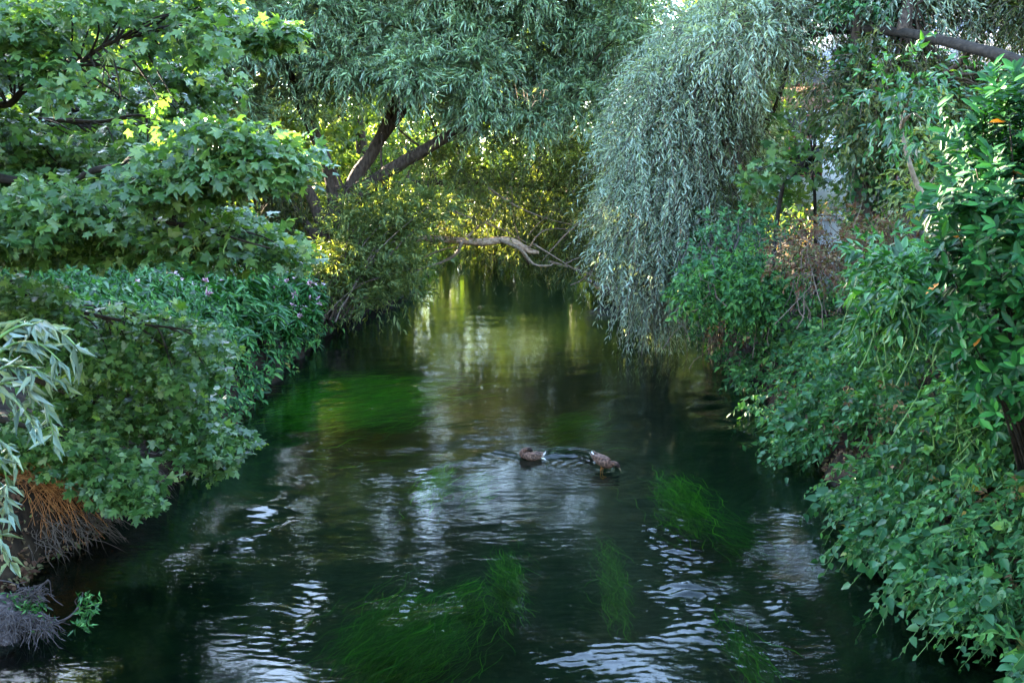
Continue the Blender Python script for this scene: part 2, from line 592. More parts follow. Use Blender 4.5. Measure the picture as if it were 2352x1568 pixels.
def build_water():
    ys = [-30.0]
    while ys[-1] < 6: ys.append(ys[-1] + 2)
    y = 7.0
    while y < 90:
        ys.append(y)
        y += max(.022, y * y / 5200.0)
    ys += [100, 120, 145]
    ys = np.array(ys)
    m = 300
    X = np.array([np.linspace(float(np.interp(t, _yl, _xl)) - .5, float(np.interp(t, _yr, _xr)) + .5, m) for t in ys])
    Y = np.repeat(ys[:, None], m, 1)
    dy = np.gradient(ys)
    Z = np.zeros_like(X)
    # slow patches of rougher and calmer water
    patch = .5 + .5 * np.sin(X * .55 + .31 * Y + 1.0) * np.sin(Y * .23 - .4 * X + .5)
    rough = .26 + .34 * patch
    for (u, v, ru, rv_, a) in ((1560, 1290, 66, 150, 5.6), (580, 1210, 48, 95, 3.4), (685, 1410, 36, 70, 3.2), (1800, 1390, 40, 90, 3.6), (1645, 940, 44, 64, 4.5),
                               (1350, 1510, 150, 50, 1.9), (1440, 1000, 60, 120, 1.6), (1210, 1240, 40, 60, 1.8), (930, 1390, 110, 50, 2.4), (830, 905, 140, 40, 1.4)):
        c = W(u, v); e1 = abs(W(u + ru, v)[0] - c[0]); e2 = abs(W(u, v - rv_)[1] - W(u, v + rv_)[1]) / 2
        rough = rough + a * np.exp(-((X - c[0]) / e1) ** 2 - ((Y - c[1]) / e2) ** 2)
    r2 = np.random.default_rng(5)
    for lam, slope, cnt in ((2.6, .007, 6), (1.3, .008, 8), (.65, .007, 8), (.34, .005, 10), (.18, .010, 12), (.11, .014, 14), (.07, .016, 14)):
        for _ in range(cnt):
            th = r2.normal(0, .55)
            l = lam * r2.uniform(.8, 1.25)
            k = 2 * math.pi / l
            amp = slope / k
            ph = r2.uniform(0, 6.28)
            damp = np.clip((l / (3.2 * dy)) - .4, 0, 1)[:, None]
            wx = .25 * np.sin(X * 1.1 + ph) + .2 * np.sin(Y * .9 + ph * 2)
            Z += amp * rough * damp * np.sin(k * (X * math.sin(th) + Y * math.cos(th) + wx) + ph)
    # the wake the ducks leave
    def ridge(path, w, h):
        nonlocal Z
        pp, _ = smooth_path(np.array([W(*p) for p in path]), .1, 12)
        d = np.full(X.shape, 9.0)
        rows = np.where((ys > pp[:, 1].min() - .6) & (ys < pp[:, 1].max() + .6))[0]
        for i in rows:
            q = np.hypot(X[i][:, None] - pp[None, :, 0], Y[i][:, None] - pp[None, :, 1]).min(1)
            d[i] = q
        Z = Z + h * np.exp(-(d / w) ** 2)
    ridge([(1140, 1038), (1180, 1046), (1205, 1054)], .06, .06)
    ridge([(1250, 1050), (1290, 1047), (1330, 1050), (1375, 1066)], .045, .07)
    ridge([(1248, 1041), (1290, 1036), (1340, 1040), (1380, 1050)], .045, .034)
    ridge([(1260, 1030), (1310, 1026), (1370, 1034)], .045, .016)
    for c, a, R0 in ((DUCK_STAND, .006, 1.0), (DUCK_SWIM, .003, .6)):
        d = np.hypot(X - c[0], Y - c[1])
        Z += a * np.exp(-(d / R0) ** 2 * 1.6) * np.sin(d * 2 * math.pi / .17) * (d > .08)
    V = np.stack([X, Y, Z], -1).reshape(-1, 3)
    n = len(ys)
    i = np.arange(n - 1)[:, None] * m + np.arange(m - 1)[None]
    Q = np.stack([i, i + 1, i + m + 1, i + m], -1).reshape(-1, 4)
    w, nt, b, out = mat('river water')
    nt.nodes.remove(b)
    L = nt.links
    geo = nt.nodes.new("ShaderNodeNewGeometry")
    mp = nt.nodes.new("ShaderNodeMapping"); mp.inputs["Scale"].default_value = (.55, 1.25, 1)
    L.new(geo.outputs["Position"], mp.inputs[0])
    n1 = nt.nodes.new("ShaderNodeTexNoise"); n1.inputs["Scale"].default_value = 9; n1.inputs["Detail"].default_value = 4
    L.new(mp.outputs[0], n1.inputs["Vector"])
    bp = nt.nodes.new("ShaderNodeBump"); bp.inputs["Strength"].default_value = .07; bp.inputs["Distance"].default_value = .05
    L.new(n1.outputs[0], bp.inputs["Height"])
    fr = nt.nodes.new("ShaderNodeFresnel"); fr.inputs["IOR"].default_value = 1.33
    L.new(bp.outputs[0], fr.inputs["Normal"])
    gl = nt.nodes.new("ShaderNodeBsdfGlossy"); gl.inputs["Roughness"].default_value = .02
    L.new(bp.outputs[0], gl.inputs["Normal"])
    tr = nt.nodes.new("ShaderNodeBsdfTransparent"); tr.inputs[0].default_value = (.48, .68, .52, 1)
    ms = nt.nodes.new("ShaderNodeMixShader")
    L.new(fr.outputs[0], ms.inputs[0]); L.new(tr.outputs[0], ms.inputs[1]); L.new(gl.outputs[0], ms.inputs[2])
    L.new(ms.outputs[0], out.inputs[0])
    o = mesh_obj('water', V, [Q], w, smooth=True)
    tagit(o, kind='structure')


build_water()

# places the low sun reaches between the trees
for u, v, d, r in [(880, 470, 31, .75), (960, 480, 31, .6), (800, 600, 30, .6), (1090, 545, 33, .8), (1180, 560, 33, .6), (500, 340, 9.6, .5), (690, 345, 9.6, .4), (400, 350, 9.8, .35),
                   (100, 1120, 12.4, .5), (150, 1170, 12.6, .35), (840, 390, 33, .5), (740, 400, 33, .4), (660, 70, 12, .25), (560, 885, 22.5, .35),
                   (1230, 300, 60, 1.1), (1240, 430, 60, .9), (2090, 470, 22, .5), (230, 215, 11, .25), (1180, 480, 34, .7), (1060, 480, 34, .6), (1280, 440, 35, .6)]:
    LIT.append((P(u, v, d), r))


# ------------------------------------------------------------------ left willow
def left_willow():
    base = np.array([-6.6, 33.6, float(gz(-6.6, 33.6)) - .1])
    t = thing('willow_tree', 'big grey-green willow leaning over the river, its forked dark trunk showing above the golden sallow', 'tree', base)
    f0 = P(770, 490, 33.2)
    b = MB()
    b.tube([base, P(720, 590, 33.5), P(745, 530, 33.3), f0, P(795, 462, 33.1)], [.5, .42, .38, .34, .28], 12, 5, wob=.06)
    b.build('trunk', M['bark'], t)
    D = 32
    up = [(430, 160), (440, -40), (620, -90), (740, -250), (820, -480), (1120, -520), (1360, -420), (1440, -200), (1500, -60), (1490, 110), (1400, 130), (1370, 220), (1250, 270), (1150, 310), (1060, 300), (1010, 220), (900, 180), (790, 180), (690, 210), (560, 250)]
    C = sample_poly(up, (29.5, 35), 140, 74)
    low = [(980, 340), (1000, 480), (1060, 560), (1120, 450), (1270, 470), (1380, 560), (1390, 300), (1240, 330), (1150, 380)]
    CL = sample_poly(low, (33, 37), 44, 44)
    lft = [(540, 280), (640, 310), (680, 400), (670, 600), (600, 560), (530, 400)]
    CC = sample_poly(lft, (34.5, 36.5), 20, 50)
    paths = [
        ([f0, P(850, 425, 33), P(905, 385, 32.5), P(975, 345, 32), P(1090, 280, 31.5), P(1230, 230, 31), P(1340, 240, 31)], [.27, .25, .22, .19, .13, .08, .04]),
        ([P(795, 462, 33.1), P(820, 400, 33.3), P(865, 335, 33.5), P(930, 180, 33.3), P(990, 20, 33), P(1010, -250, 33), P(1060, -450, 33)], [.24, .22, .2, .17, .14, .1, .05]),
        ([f0, P(762, 420, 33.4), P(740, 350, 33), P(665, 175, 32), P(690, 130, 31.6), P(770, 85, 31.2), P(820, -120, 31.5), P(860, -350, 31.5)], [.25, .22, .19, .15, .14, .12, .08, .04]),
        ([P(745, 530, 33.3), P(705, 430, 33.6), P(640, 330, 33.6), P(570, 200, 33.6), P(520, 30, 33.6), P(520, -120, 33.6)], [.22, .18, .14, .11, .08, .04]),
        ([P(865, 335, 33.5), P(1010, 150, 32.5), P(1160, 40, 32), P(1290, -120, 32), P(1310, -320, 32)], [.15, .13, .11, .08, .04]),
    ]
    dense = [smooth_path(p, r, 6)[0] for p, r in paths]
    own = [[] for _ in paths]
    for c in C:
        own[int(np.argmin([np.linalg.norm(q - c, axis=1).min() for q in dense]))].append(c)
    kw = dict(r=.85, per=125, slen=.9, droop=.45, nleaf=16, llen=.27, lw=.16, up=.25)
    for (p, r), cs in zip(paths, own):
        limb_with_foliage(t, 'limb', p, r, M['bark'], np.array(cs) if cs else None, kw, M['willow'], 'lance')
    limb_with_foliage(t, 'low_branch', [P(860, 430, 34), P(960, 420, 34.5), P(1100, 420, 35), P(1230, 430, 35), P(1330, 450, 35)], [.12, .1, .08, .06, .03], M['bark'], CL,
                      dict(r=.95, per=40, slen=1.0, droop=.6, nleaf=13, llen=.21, lw=.18), M['golden'], 'lance', label='thin low branch of drooping leaves tinted golden as if sunlit')  # golden leaf colour put in so this branch glows as if sunlit
    limb_with_foliage(t, 'low_branch', [P(735, 560, 33.5), P(680, 480, 34.5), P(640, 420, 35.5), P(600, 330, 35.5)], [.14, .1, .07, .03], M['bark'], CC,
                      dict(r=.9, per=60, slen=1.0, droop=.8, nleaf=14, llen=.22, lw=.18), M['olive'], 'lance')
    # bare side twigs in the fork
    b = MB()
    for q in [[(905, 385), (880, 420), (760, 430)], [(880, 400), (875, 350), (885, 240)], [(975, 345), (930, 310), (870, 250)], [(800, 455), (770, 390), (730, 320)], [(760, 470), (820, 420), (900, 400)]]:
        b.tube([P(u, v, 32.8) for u, v in q], [.05, .035, .015], 5, 4)
    b.build('dead_twigs', M['bark'], t)


left_willow()


def sallow():
    base = np.array([-5.6, 30.4, .5])
    t = thing('sallow_bush', 'golden sunlit sallow bush under the forked trunk of the leaning willow', 'bush', base)
    b = MB()
    pts = []
    C = np.vstack([sample_poly([(760, 500), (880, 440), (1030, 450), (1020, 480), (900, 560), (760, 640), (730, 600)], (30, 32), 26, 30),
                   sample_poly([(740, 600), (900, 540), (960, 640), (900, 690), (760, 730), (720, 660)], (30, 32.5), 26, 30)])
    for c in C[::1]:
        a = base + rng.standard_normal(3) * np.array([.3, .3, 0])
        m = (a + c) / 2 + np.array([-.15, 0, .3])
        b.tube([a, m, c], [.03, .02, .008], 5, 4)
    b.build('stems', M['twig'], t)
    pos, ld, nor, L, Wd, rv, st = sprigs(C, r=.62, per=26, slen=.66, droop=.25, nleaf=11, llen=.22, lw=.22, up=.35)
    leaves('foliage', pos, ld, nor, L, Wd, 'lance', M['golden'], t, rv)


sallow()


# ------------------------------------------------------------------ right willow
def right_willow():
    base = np.array([11.2, 16.5, float(gz(11.2, 16.5)) - .1])
    t = thing('willow_tree', 'silvery weeping willow arching over from behind the laurel, long curtain hanging to the water', 'tree', base)
    k0 = P(2560, 250, 17)
    b = MB()
    b.tube([base, base + np.array([-.15, .1, 1.6]), k0], [.5, .42, .34], 12, 5, wob=.06)
    b.build('trunk', M['bark'], t)
    arch = [k0, P(2352, 148, 18), P(2230, 110, 19.2), P(2070, 75, 21), P(1900, 70, 23), P(1820, 105, 24.5), P(1740, 150, 26), P(1640, 200, 27)]
    ar = [.18, .115, .105, .10, .10, .09, .07, .04]
    cur = [(1640, 40), (1530, 110), (1475, 250), (1440, 400), (1425, 500), (1460, 550), (1490, 600), (1520, 620), (1570, 590), (1620, 540), (1680, 420), (1690, 250), (1740, 60)]
    C1 = sample_poly(cur, (25.5, 28.5), 92, 40)
    limb_with_foliage(t, 'limb', arch, ar, M['darkbark'], C1,
                      dict(r=.95 * (.65 + .6 * rng.random(len(C1))), per=82, slen=1.0, droop=.75, nleaf=15, llen=.185, lw=.18, up=.1, out_b=1.0, spread=1.15, lean=(-.12, -.25, -.05)), M['silver'], 'lance')
    # long separate strands hanging in front of the curtain
    Cs = sample_poly([(1600, 120), (1500, 200), (1450, 320), (1430, 430), (1470, 520), (1560, 500), (1640, 420), (1680, 250)], (24.4, 26.2), 46, 34)
    limb_with_foliage(t, 'trailing_branch', [P(1740, 150, 25.5), P(1640, 190, 25.6), P(1560, 240, 25.4), P(1500, 320, 25.2)], [.06, .045, .03, .015], M['bark'], Cs,
                      dict(r=.35, per=5, slen=1.5, droop=.9, nleaf=26, llen=.18, lw=.17, up=-.1, out_b=.3, spread=.9, lean=(-.1, -.15, -.15)), M['silver'], 'lance', twigs=False)
    # long trailing tips at the foot of the curtain
    tips = [(1440, 570), (1470, 610), (1490, 640), (1495, 670), (1510, 620), (1540, 580), (1470, 580), (1520, 640), (1495, 690)]
    Ct = np.array([P(u, v, 27 + random.uniform(-.6, .6)) for u, v in tips])
    limb_with_foliage(t, 'trailing_branch', [P(1640, 200, 27), P(1540, 330, 27), P(1500, 480, 27), P(1490, 640, 27), P(1485, 720, 27)], [.05, .04, .03, .02, .01], M['bark'], Ct,
                      dict(r=.4, per=46, slen=1.0, droop=1.2, nleaf=14, llen=.19, lw=.16, up=-.2, spread=.7, lean=(0, -.1, -.3)), M['silver'], 'lance', twigs=False)
    # upper crown
    up = [(1660, 130), (1690, 0), (1760, -60), (1830, -250), (1900, -600), (2440, -700), (2440, 40), (2250, -10), (2100, -50), (1950, -40), (1800, 30), (1700, 90)]
    C2 = np.vstack([sample_poly(up, (22.5, 27), 120, 58), sample_poly([(1950, -60), (2440, -90), (2440, 10), (2200, -40), (2000, -40)], (21.5, 24), 22, 50)])
    l2 = [k0, P(2420, -60, 18.5), P(2280, -230, 20.5), P(2120, -380, 22), P(2000, -480, 23)]
    l3 = [P(2070, 75, 21), P(2080, -10, 21.5), P(2000, -140, 22.5), P(1850, -60, 24), P(1730, 30, 25.5)]
    dense = [smooth_path(l2, .1, 6)[0], smooth_path(l3, .1, 6)[0]]
    own = [[], []]
    for c in C2:
        own[int(np.argmin([np.linalg.norm(q - c, axis=1).min() for q in dense]))].append(c)
    for p, r, cs in ((l2, [.24, .2, .15, .1, .05], own[0]), (l3, [.12, .11, .1, .08, .04], own[1])):
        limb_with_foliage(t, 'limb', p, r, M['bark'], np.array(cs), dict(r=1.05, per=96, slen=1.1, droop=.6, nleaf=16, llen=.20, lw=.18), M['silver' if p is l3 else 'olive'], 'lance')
    # darker hanging sprays under the arch
    hang = [(1900, 150), (2000, 130), (2200, 180), (2352, 230), (2400, 300), (2200, 320), (2120, 270), (2000, 300), (1920, 230)]
    C3 = sample_poly(hang, (21.5, 24), 28, 40)
    low = [(1650, 420), (1690, 260), (1720, 280), (1690, 470), (1640, 600), (1600, 590)]
    C4 = sample_poly(low, (25, 28), 16, 40)
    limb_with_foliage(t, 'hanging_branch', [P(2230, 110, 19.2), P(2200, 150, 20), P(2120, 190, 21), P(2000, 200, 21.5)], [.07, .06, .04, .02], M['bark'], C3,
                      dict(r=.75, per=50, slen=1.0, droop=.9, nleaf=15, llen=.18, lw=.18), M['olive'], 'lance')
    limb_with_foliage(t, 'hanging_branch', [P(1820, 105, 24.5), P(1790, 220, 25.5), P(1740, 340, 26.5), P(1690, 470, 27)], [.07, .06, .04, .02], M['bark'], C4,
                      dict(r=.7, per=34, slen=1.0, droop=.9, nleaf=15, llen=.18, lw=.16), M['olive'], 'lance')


right_willow()


# ------------------------------------------------------------------ sycamore
def syc_leaves(C, r, n, llen, parent, material=None, flat=.6, name='foliage'):
    b = len(C)
    c = np.repeat(C, n, axis=0)
    m = len(c)
    o = rsphere(m) * (rng.random(m) ** .5)[:, None] * r
    o[:, 2] *= flat
    pos = c + o
    pos[:, 2] -= .25 * (np.hypot(o[:, 0], o[:, 1]) / max(r, .01)) ** 2 * r
    d = nrm(nrm(o * np.array([1, 1, .2])) * .6 + rng.standard_normal((m, 3)) * .45 + np.array([.15, -.35, -.35]))
    nor = nrm(np.array([.1, -.32, .9]) + rng.standard_normal((m, 3)) * .48)
    L = llen * (.4 + .8 * rng.random(m))
    cl = np.repeat(rng.random(b), n)
    rv = np.clip(.25 * cl + .72 * rng.random(m), 0, 1)
    return leaves(name, pos, d, nor, L, L * .95, 'palm', material or M['sycamore'], parent, rv)


def sycamore():
    base = np.array([-9.5, 12.2, float(gz(-9.5, 12.2)) - .1])
    t = thing('sycamore_tree', 'broad-leaved sycamore spreading tiers of big lobed leaves above the dry orange stalks', 'tree', base)
    b = MB()
    top = base + np.array([.2, .1, 10.0])
    b.tube([base, base + np.array([.1, 0, 3]), base + np.array([.25, .1, 6]), top], [.42, .36, .28, .1], 12, 5, wob=.05)
    b.build('trunk', M['darkbark'], t)
    tr = lambda z: base + np.array([.15, .05, z])
    limbs = [
        # (path, radii, polygon of its leaves, depth range, clumps, spacing)
        ([tr(5.3), P(-60, 235, 11.6), P(60, 205, 11.4), P(160, 160, 11.2), P(250, 100, 11), P(350, 80, 11)], [.14, .06, .05, .04, .03, .012],
         [(-60, 20), (120, -30), (480, -30), (560, 30), (480, 120), (420, 240), (300, 290), (200, 240), (100, 150), (-60, 170)], (10.4, 12), 46, 26),
        ([tr(4.6), P(-60, 265, 12.2), P(100, 275, 12.1), P(230, 280, 12), P(320, 265, 12), P(420, 300, 11.8)], [.13, .05, .04, .03, .02, .01],
         [(-60, 220), (120, 300), (300, 300), (420, 330), (300, 420), (120, 440), (-60, 380)], (11.4, 12.8), 34, 28),
        ([tr(4.2), P(60, 420, 10.8), P(220, 390, 10.2), P(380, 370, 9.8), P(520, 340, 9.6), P(660, 340, 9.5)], [.15, .06, .05, .04, .03, .012],
         [(300, 420), (400, 330), (480, 290), (600, 320), (700, 330), (722, 350), (660, 400), (540, 410), (420, 460)], (9.2, 10), 34, 22),
        ([tr(3.6), P(40, 480, 11), P(200, 470, 10.6), P(330, 500, 10.3), P(470, 530, 10.1), P(620, 570, 10)], [.14, .06, .05, .04, .025, .012],
         [(-60, 430), (200, 430), (420, 470), (600, 520), (700, 580), (640, 610), (480, 570), (300, 580), (100, 570), (-60, 580)], (9.9, 11.2), 60, 24),
        ([tr(2.3), P(-20, 640, 12.6), P(60, 690, 12.4), P(200, 720, 12.2), P(330, 745, 12.2), P(450, 760, 12)], [.12, .06, .05, .035, .02, .01],
         [(-60, 640), (60, 650), (200, 730), (340, 720), (500, 770), (480, 860), (300, 850), (120, 820), (-60, 780)], (11.8, 13), 44, 26),
        ([tr(1.4), P(-20, 850, 12.8), P(150, 900, 12.8), P(300, 960, 13), P(430, 1010, 13.2), P(530, 1030, 13.2)], [.12, .06, .05, .035, .02, .01],
         [(100, 850), (300, 840), (470, 900), (540, 1000), (560, 1045), (480, 1075), (380, 1010), (240, 1000), (120, 960)], (12.6, 13.6), 48, 24),
        ([tr(1.1), P(-20, 960, 12), P(120, 1000, 12), P(230, 1050, 12.1), P(310, 1110, 12.2)], [.1, .05, .04, .025, .01],
         [(-40, 940), (120, 980), (240, 1010), (340, 1090), (340, 1140), (300, 1150), (200, 1090), (80, 1050), (-40, 1050)], (11.7, 12.5), 34, 22),
        ([tr(5.0), P(60, 240, 13.4), P(200, 250, 13.6), P(340, 210, 13.8), P(470, 180, 13.8)], [.12, .05, .04, .03, .01],
         [(-40, 120), (200, 120), (470, 80), (520, 200), (480, 310), (250, 340), (-40, 340)], (13, 14.4), 44, 28),
        ([tr(7.5), P(-60, -300, 11.5), P(120, -420, 11.5), P(320, -460, 11.5)], [.14, .1, .06, .02],
         [(-100, -60), (450, -60), (520, -300), (470, -800), (-100, -800)], (10, 13), 60, 60),
        ([tr(6.3), P(100, -60, 12.5), P(330, 0, 12.4), P(500, 50, 12.2), P(600, 85, 12), P(670, 80, 12)], [.14, .07, .05, .03, .02, .01],
         [(560, 90), (600, 60), (660, 60), (690, 80), (640, 100)], (11.8, 12.2), 7, 14),
    ]
    for pts, rad, poly, dr, n, md in limbs:
        C = sample_poly(poly, dr, n, md)
        bb = MB()
        bb.tube(pts, [rad[0]] + [q * .7 for q in rad[1:]], 8, 5, wob=.05)
        path = smooth_path(pts, rad, 6)[0]
        for c in C:
            i = max(0, near_on(path, c) - random.randint(1, 6))
            a = path[i]
            m = (a + c) / 2 + np.array([0, 0, .08]) + rng.standard_normal(3) * .05
            bb.tube([a, m, c], [.016, .011, .004], 5, 3)
        lo = bb.build('limb', M['darkbark'], t)
        r = .36 if n > 8 else .22
        syc_leaves(C, r, 92 if md < 50 else 50, .122, lo)
    # out-of-view crown round the trunk, with limbs added to shade the near spray
    for pts, cs in (([tr(5), base + np.array([-1.6, .8, 6.2]), base + np.array([-3.2, 1.6, 6.8])], base + np.array([-2.0, 1.0, 5.8])),
                    ([tr(3.4), base + np.array([.6, 1.8, 4.6]), base + np.array([1.2, 3.4, 5.0])], base + np.array([.4, 2.2, 4.6])),
                    ([tr(4.4), base + np.array([.6, -1.8, 5.2]), base + np.array([1.0, -3.6, 5.6])], base + np.array([.4, -2.4, 4.9])),
                    ([tr(3.6), base + np.array([.5, -.6, 4.1]), base + np.array([1.2, -1.4, 4.4])], base + np.array([.9, -1.0, 4.3])),
                    ([tr(3.0), base + np.array([1.2, -2.0, 3.4]), base + np.array([2.2, -3.4, 3.6])], base + np.array([1.6, -2.8, 3.5])),
                    ([tr(7), base + np.array([.4, .5, 8.4]), base + np.array([.8, .9, 9.6])], base + np.array([.2, .2, 8.6]))):
        bb = MB()
        bb.tube(pts, [.14, .08, .02], 8, 5, wob=.05)
        lo = bb.build('limb', M['darkbark'], t)
        C = cs + rng.standard_normal((64, 3)) * np.array([1.3, 1.3, 1.0])
        syc_leaves(C, .5, 40, .17, lo)
    # bunches of winged seeds
    kb = []
    for u, v in [(820, 0), (430, 545), (445, 560), (410, 560), (520, 575), (250, 120)][1:]:
        kb.append(P(u, v, 10))
    for k in kb:
        d = nrm(rng.standard_normal((26, 3)) * .45 + np.array([0, 0, -1]))
        weld(leaves('seed_bunch', np.repeat(k[None], 26, 0), d, rsphere(26), .07 + .12 * rng.random(26), .022, 'lance', M['golden'], t, carve=False))


sycamore()


# ------------------------------------------------------------------ near sprays of willow at the left edge
def near_spray(label, stems, dd, n):
    base = P(-260, stems[0][0][1], dd)
    t = thing('willow_branch', label, 'branch', base)
    b = MB()
    pos, dv, nr_, ll = [], [], [], []
    for s in stems:
        p = [P(u, v, dd + random.uniform(-.15, .15)) for u, v in s]
        b.tube([base] + p, np.linspace(.009, .002, len(p) + 1), 5, 5)
        q = smooth_path(p, .1, 14)[0]
        T = np.gradient(q, axis=0)
        for _ in range(n):
            i = random.randrange(len(q))
            tt = nrm(T[i])
            pos.append(q[i])
            dv.append(nrm(tt * .8 + rng.standard_normal(3) * .5 + np.array([.1, 0, -.45])))
            nr_.append(nrm(np.array([0, -.4, .6]) + rng.standard_normal(3) * .5))
            ll.append(random.uniform(.06, .125))
    b.build('stem', M['greenstem'], t)
    ll = np.array(ll)
    leaves('leaves', np.array(pos), np.array(dv), np.array(nr_), ll, ll * .2, 'lance', M['spray'], t, carve=False)


near_spray('silvery spray of long narrow leaves curling in close in front of the sycamore',
           [[(-60, 800), (40, 750), (110, 745), (170, 790), (195, 840)], [(-60, 830), (30, 790), (90, 790), (140, 830)], [(-60, 880), (40, 880), (100, 920), (125, 1010)],
            [(-60, 860), (20, 840), (80, 850), (150, 880)], [(-60, 900), (10, 900), (60, 950), (80, 985)], [(-60, 780), (20, 740), (70, 745), (100, 735)], [(-60, 820), (0, 830), (60, 880)]], 3.6, 30)
near_spray('drooping spray of narrow leaves in front of the root-covered earth bank',
           [[(-60, 1000), (-10, 1040), (15, 1100), (10, 1170)], [(-60, 1060), (0, 1110), (20, 1180)], [(-60, 1100), (-20, 1180), (5, 1260), (30, 1300)], [(-60, 960), (0, 1010), (30, 1060)]], 4.6, 26)


# ------------------------------------------------------------------ laurel
def laurel():
    base = np.array([6.0, 10.8, float(gz(6.0, 10.8)) - .1])
    t = thing('laurel_shrub', 'tall glossy dark green laurel shrub on the bank above the nettles', 'shrub', base)
    poly = [(2400, 200), (2290, 245), (2240, 320), (2190, 440), (2165, 560), (2180, 640), (2215, 740), (2225, 850), (2300, 930), (2420, 960), (2500, 500)]
    C = sample_poly(poly, (9.2, 11.2), 110, 26)
    b = MB()
    stems = []
    for c in C:
        m = base + (c - base) * .55 + np.array([0, .1, .25])
        b.tube([base + rng.standard_normal(3) * .08, m, c], [.02, .014, .005], 5, 3)
    b.build('stems', M['darkbark'], t)
    n = 11
    c = np.repeat(C, n, 0) + rng.standard_normal((len(C) * n, 3)) * .13
    ax = nrm(c - (base + np.array([.3, .4, 1.6])) + np.array([0, -.4, .9]) + rng.standard_normal(c.shape) * .4)
    k = 11
    pos = np.repeat(c[:, None], k, 1) + ax[:, None] * (np.arange(k) / k * .2)[None, :, None]
    side = nrm(np.cross(np.repeat(ax[:, None], k, 1), rsphere(len(c) * k).reshape(-1, k, 3)))
    d = nrm(ax[:, None] * .7 + side + np.array([0, 0, -.15]))
    nor = nrm(ax[:, None] * 1.0 + rng.standard_normal(d.shape) * .2)
    L = .15 * (.6 + .65 * rng.random(d.shape[:2]))
    rv = np.clip(rng.random(d.shape[:2]) * .75 + (np.arange(k) / k)[None] * .22, 0, .985)
    rv[rng.random(rv.shape) < .002] = 1
    leaves('leaves', pos, d, nor, L, L * .36, 'laurel', M['laurel'], t, rv)


laurel()


# ------------------------------------------------------------------ ground cover
def bare(x, y):
    """where the bank's growth thins out and soil and dead stems show"""
    return np.sin(x * 1.35 - y * .8 + 1.2 * np.sin(y * .9)) * np.sin(y * 1.15 + x * 1.9 + .7) + .35 * np.sin(x * 4.3 + y * 3.7)


def shoots(label, n, xr, yr, side, slen, nleaf, llen, lw, tpl, material, lean, seed, droop=.6, cut=.35, h0=.3, invert=False, part='undergrowth'):
    r = np.random.default_rng(seed)
    y = 1.0 / (1 / yr[0] + r.random(n) * (1 / yr[1] - 1 / yr[0]))
    off = xr[0] + (xr[1] - xr[0]) * r.random(n)
    x = br(y) + off if side > 0 else bl(y) - off
    k = (bare(x, y) < cut) != invert
    x, y, off = x[k], y[k], off[k]
    z = np.maximum(gz(x, y), .1) + h0 * (.3 + r.random(len(x))) + .85 * np.clip(hump(x, y), 0, 1.4) * np.clip(off + .6, .2, 1)
    C = np.stack([x, y, z], -1)
    pos, ld, nor, L, Wd, rv, st = sprigs(C, r=.12, per=1, slen=slen, droop=droop, nleaf=nleaf, llen=llen, lw=lw, lean=lean, up=.25, out_b=.25, spread=1.2, lr=.55)
    rv = np.clip(rv * .75 + .3 * r.random(len(C))[:, None], 0, 1)
    o = leaves(part, pos, ld, nor, L, Wd, tpl, material, None, rv)
    tagit(o, label, None, None, 'stuff')
    V, Q = many_tubes(st, np.linspace(.006, .0025, 4)[None] * np.ones((len(st), 1)))
    w = mesh_obj('stems', V, [Q], M['greenstem'], o)


def cover(name, label, n, xr, yr, side, hfun, llen, lw, tpl, material, lean, drop, seed, overhang=.0, dpow=2.0, up=.75, cut=None):
    r = np.random.default_rng(seed)
    y0, y1 = yr
    u = r.random(n)
    y = 1.0 / (1 / y0 + u * (1 / y1 - 1 / y0))
    off = xr[0] + (xr[1] - xr[0]) * r.random(n) ** 1.2
    x = br(y) + off if side > 0 else bl(y) - off
    h = hfun(x, y)
    keep = h > .04
    if cut is not None: keep &= bare(x, y) < cut
    x, y, h, off = x[keep], y[keep], h[keep], off[keep]
    n = len(x)
    z = np.maximum(gz(x, y), .02 + 0 * x) + h * (1 - r.random(n) ** 2.2 * .75)
    z = np.where(off < 0, np.maximum(z, .05), z)
    pos = np.stack([x, y, z], -1)
    d = nrm(np.array(lean) + r.standard_normal((n, 3)) * .55 + np.array([0, 0, -drop]))
    nor = nrm(np.array([lean[0] * .5, -.5, up]) + r.standard_normal((n, 3)) * .38)
    L = llen * (.4 + .95 * r.random(n) ** 1.3) * np.where(np.sin(x * 1.7 + y * 1.1) > .3, 1.25, 1.0)
    o = leaves(name, pos, d, nor, L, L * lw, tpl, material, None, r.random(n))
    tagit(o, label, None, None, 'stuff')
    return o


def hump(x, y):
    a = .5 + .5 * np.sin(x * 2.1 + y * 1.3) * np.sin(y * 1.9 - x * .9 + 1)
    return a ** 1.3 * 1.15 + .35 * np.sin(x * 5.1 + y * 4.2 + 2 * np.sin(x * 1.3)) * np.sin(y * 6.3 - x * 3.1) + .12 * np.sin(x * 14 + y * 3) * np.sin(y * 15 - x * 5)


